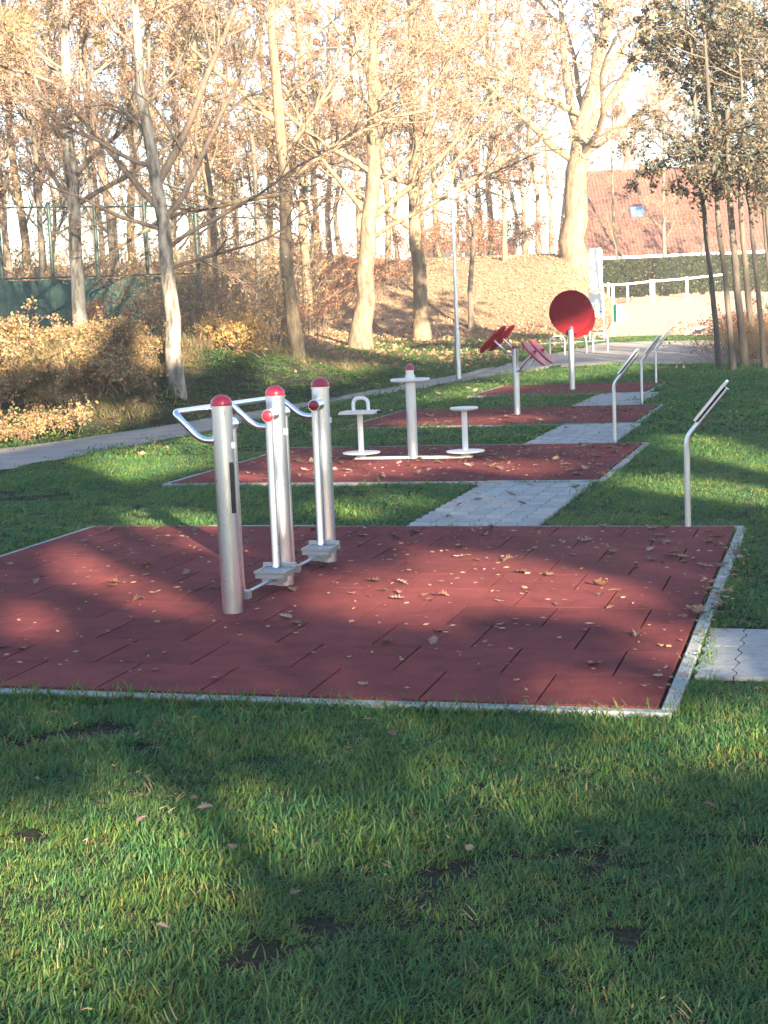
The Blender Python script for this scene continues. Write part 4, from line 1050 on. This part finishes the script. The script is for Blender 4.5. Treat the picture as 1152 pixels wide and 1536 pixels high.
def house(name, px0, px1, d, zeave, zridge, run, label, skylight=None):
    a, b_ = at(px0, 400, d), at(px1, 400, d); z0 = ground_z((a[0]+b_[0])/2, d); L = b_[0]-a[0]
    t = empty(name, (a[0], d, z0)); tag(t, label, 'house')
    ze, zr = zeave-z0, zridge-z0
    MB().box(0,L,.5,run*2,-.3,ze).build('wall', M['brick'], t)
    rf = MB().add([(-.4,0,ze-.05),(L+.4,0,ze-.05),(L+.4,run,zr-.1),(-.4,run,zr-.1),(L+.4,run*2+.4,ze-.05),(-.4,run*2+.4,ze-.05)], [(0,1,2,3),(3,2,4,5),(0,3,5),(1,4,2)]).build('roof', M['roof_tile'], t, None)
    sl = Vector((0,run,zr-ze)); ln = sl.length; u = sl/ln; nn = Vector((0,-u.z,u.y)); nrow = int(ln/.34)
    mb0 = MB().box(-.4,L+.4,-.02,.36,0,.035); 
    rowm = MB(); k = int((L+.8)/.22)
    for i in range(k):             # one course of pantiles
        x0 = -.4+i*(L+.8)/k; w = (L+.8)/k
        for (xa, za), (xb, zb) in (((0,.03),(.35,.075)),((.35,.075),(.65,.075)),((.65,.075),(1,.03))):
            rowm.v += [(x0+w*xa,0,za),(x0+w*xb,0,zb),(x0+w*xb,.38,zb-.035),(x0+w*xa,.38,za-.035)]; j = len(rowm.v); rowm.f.append((j-4,j-3,j-2,j-1))
        rowm.v += [(x0,0,-.0),(x0+w,0,-.0),(x0+w,0,.03),(x0+w*.5,0,.09),(x0,0,.03)]; j = len(rowm.v); rowm.f.append((j-5,j-4,j-3,j-2,j-1))
    rme = rowm.mesh('tile_course'); rme.materials.append(M['roof_tile']); ang = math.atan2(u.z, u.y)
    for j in range(nrow):
        o = link('tile_course', rme, None, rf); q = u*(j*ln/nrow)+Vector((0,0,ze-.05))+nn*.01; o.location = q; o.rotation_euler = (ang,0,0)
    MB().tube([(-.4,run,zr-.02),(L+.4,run,zr-.02)], .12, 10).build('ridge', M['roof_tile'], rf)
    MB().box(-.45,L+.45,-.16,-.02,ze-.22,ze-.06).build('gutter', M['white_paint'], t)
    for i in range(int(L/3.2)):
        x0 = .9+i*3.2
        w = MB().box(x0,x0+1.5,.44,.52,.7,ze-.45).build('window', M['white_paint'], t)
        for s in (0, 1): MB().box(x0+.08+s*.71,x0+.71+s*.71,.425,.445,.78,ze-.53).build('pane', M['glass'], w)
    if skylight:
        c = Vector((skylight[0],0,ze-.05))+u*skylight[1]+nn*.12
        w = MB().obox(c, (1,0,0), u, nn, .45, .5, .05).build('skylight', M['galvanised'], rf)
        MB().obox(c+nn*.055, (1,0,0), u, nn, .36, .41, .01).build('skylight_pane', M['skylight'], rf)
    return t
house('brick_house', 880, 1180, 94, 4.15, 9.6, 6.0, 'brick house with large red tiled roof and skylight behind the hedge', (3.6, 3.9))
house('low_house', 640, 770, 98, 4.3, 5.6, 3.0, 'low brick house with white gutter behind the slope, by the lamp post')

# ------------------------------------------------------------------ thin volume added to imitate veiling glare over the background
mt = bpy.data.materials.new('glare_veil'); mt.use_nodes = True; nt = mt.node_tree; nt.nodes.clear()
pv = nt.nodes.new('ShaderNodeVolumePrincipled'); pv.inputs['Density'].default_value = .0013
pv.inputs['Color'].default_value = (.95, .95, .95, 1); pv.inputs['Anisotropy'].default_value = 0.0
om = nt.nodes.new('ShaderNodeOutputMaterial'); nt.links.new(pv.outputs[0], om.inputs['Volume'])
hz = MB().box(-1000, 1000, -1500, 1600, -1.2, 27).build('glare_veil', mt, smooth=None); tag(hz, 'thin added volume imitating veiling glare over the far trees', kind='stuff')

# things alike in look and neighbourhood are told apart by their order from the left
same = {}
for o in COL.objects:
    if o.parent is None and o.get('category') in ('tree', 'bush') and o.get('group') != 'trees behind the viewer': same.setdefault(o['label'], []).append(o)
ORD = ['leftmost', 'second from left', 'third from left', 'fourth from left', 'fifth from left', 'sixth from left', 'seventh from left']
for lab, os_ in same.items():
    if len(os_) > 1:
        os_.sort(key=lambda o: o.location.x/max(1, o.location.y))
        for k, o in enumerate(os_): o['label'] = lab+', '+(ORD[min(k, 6)] if k < len(os_)-1 else 'rightmost')
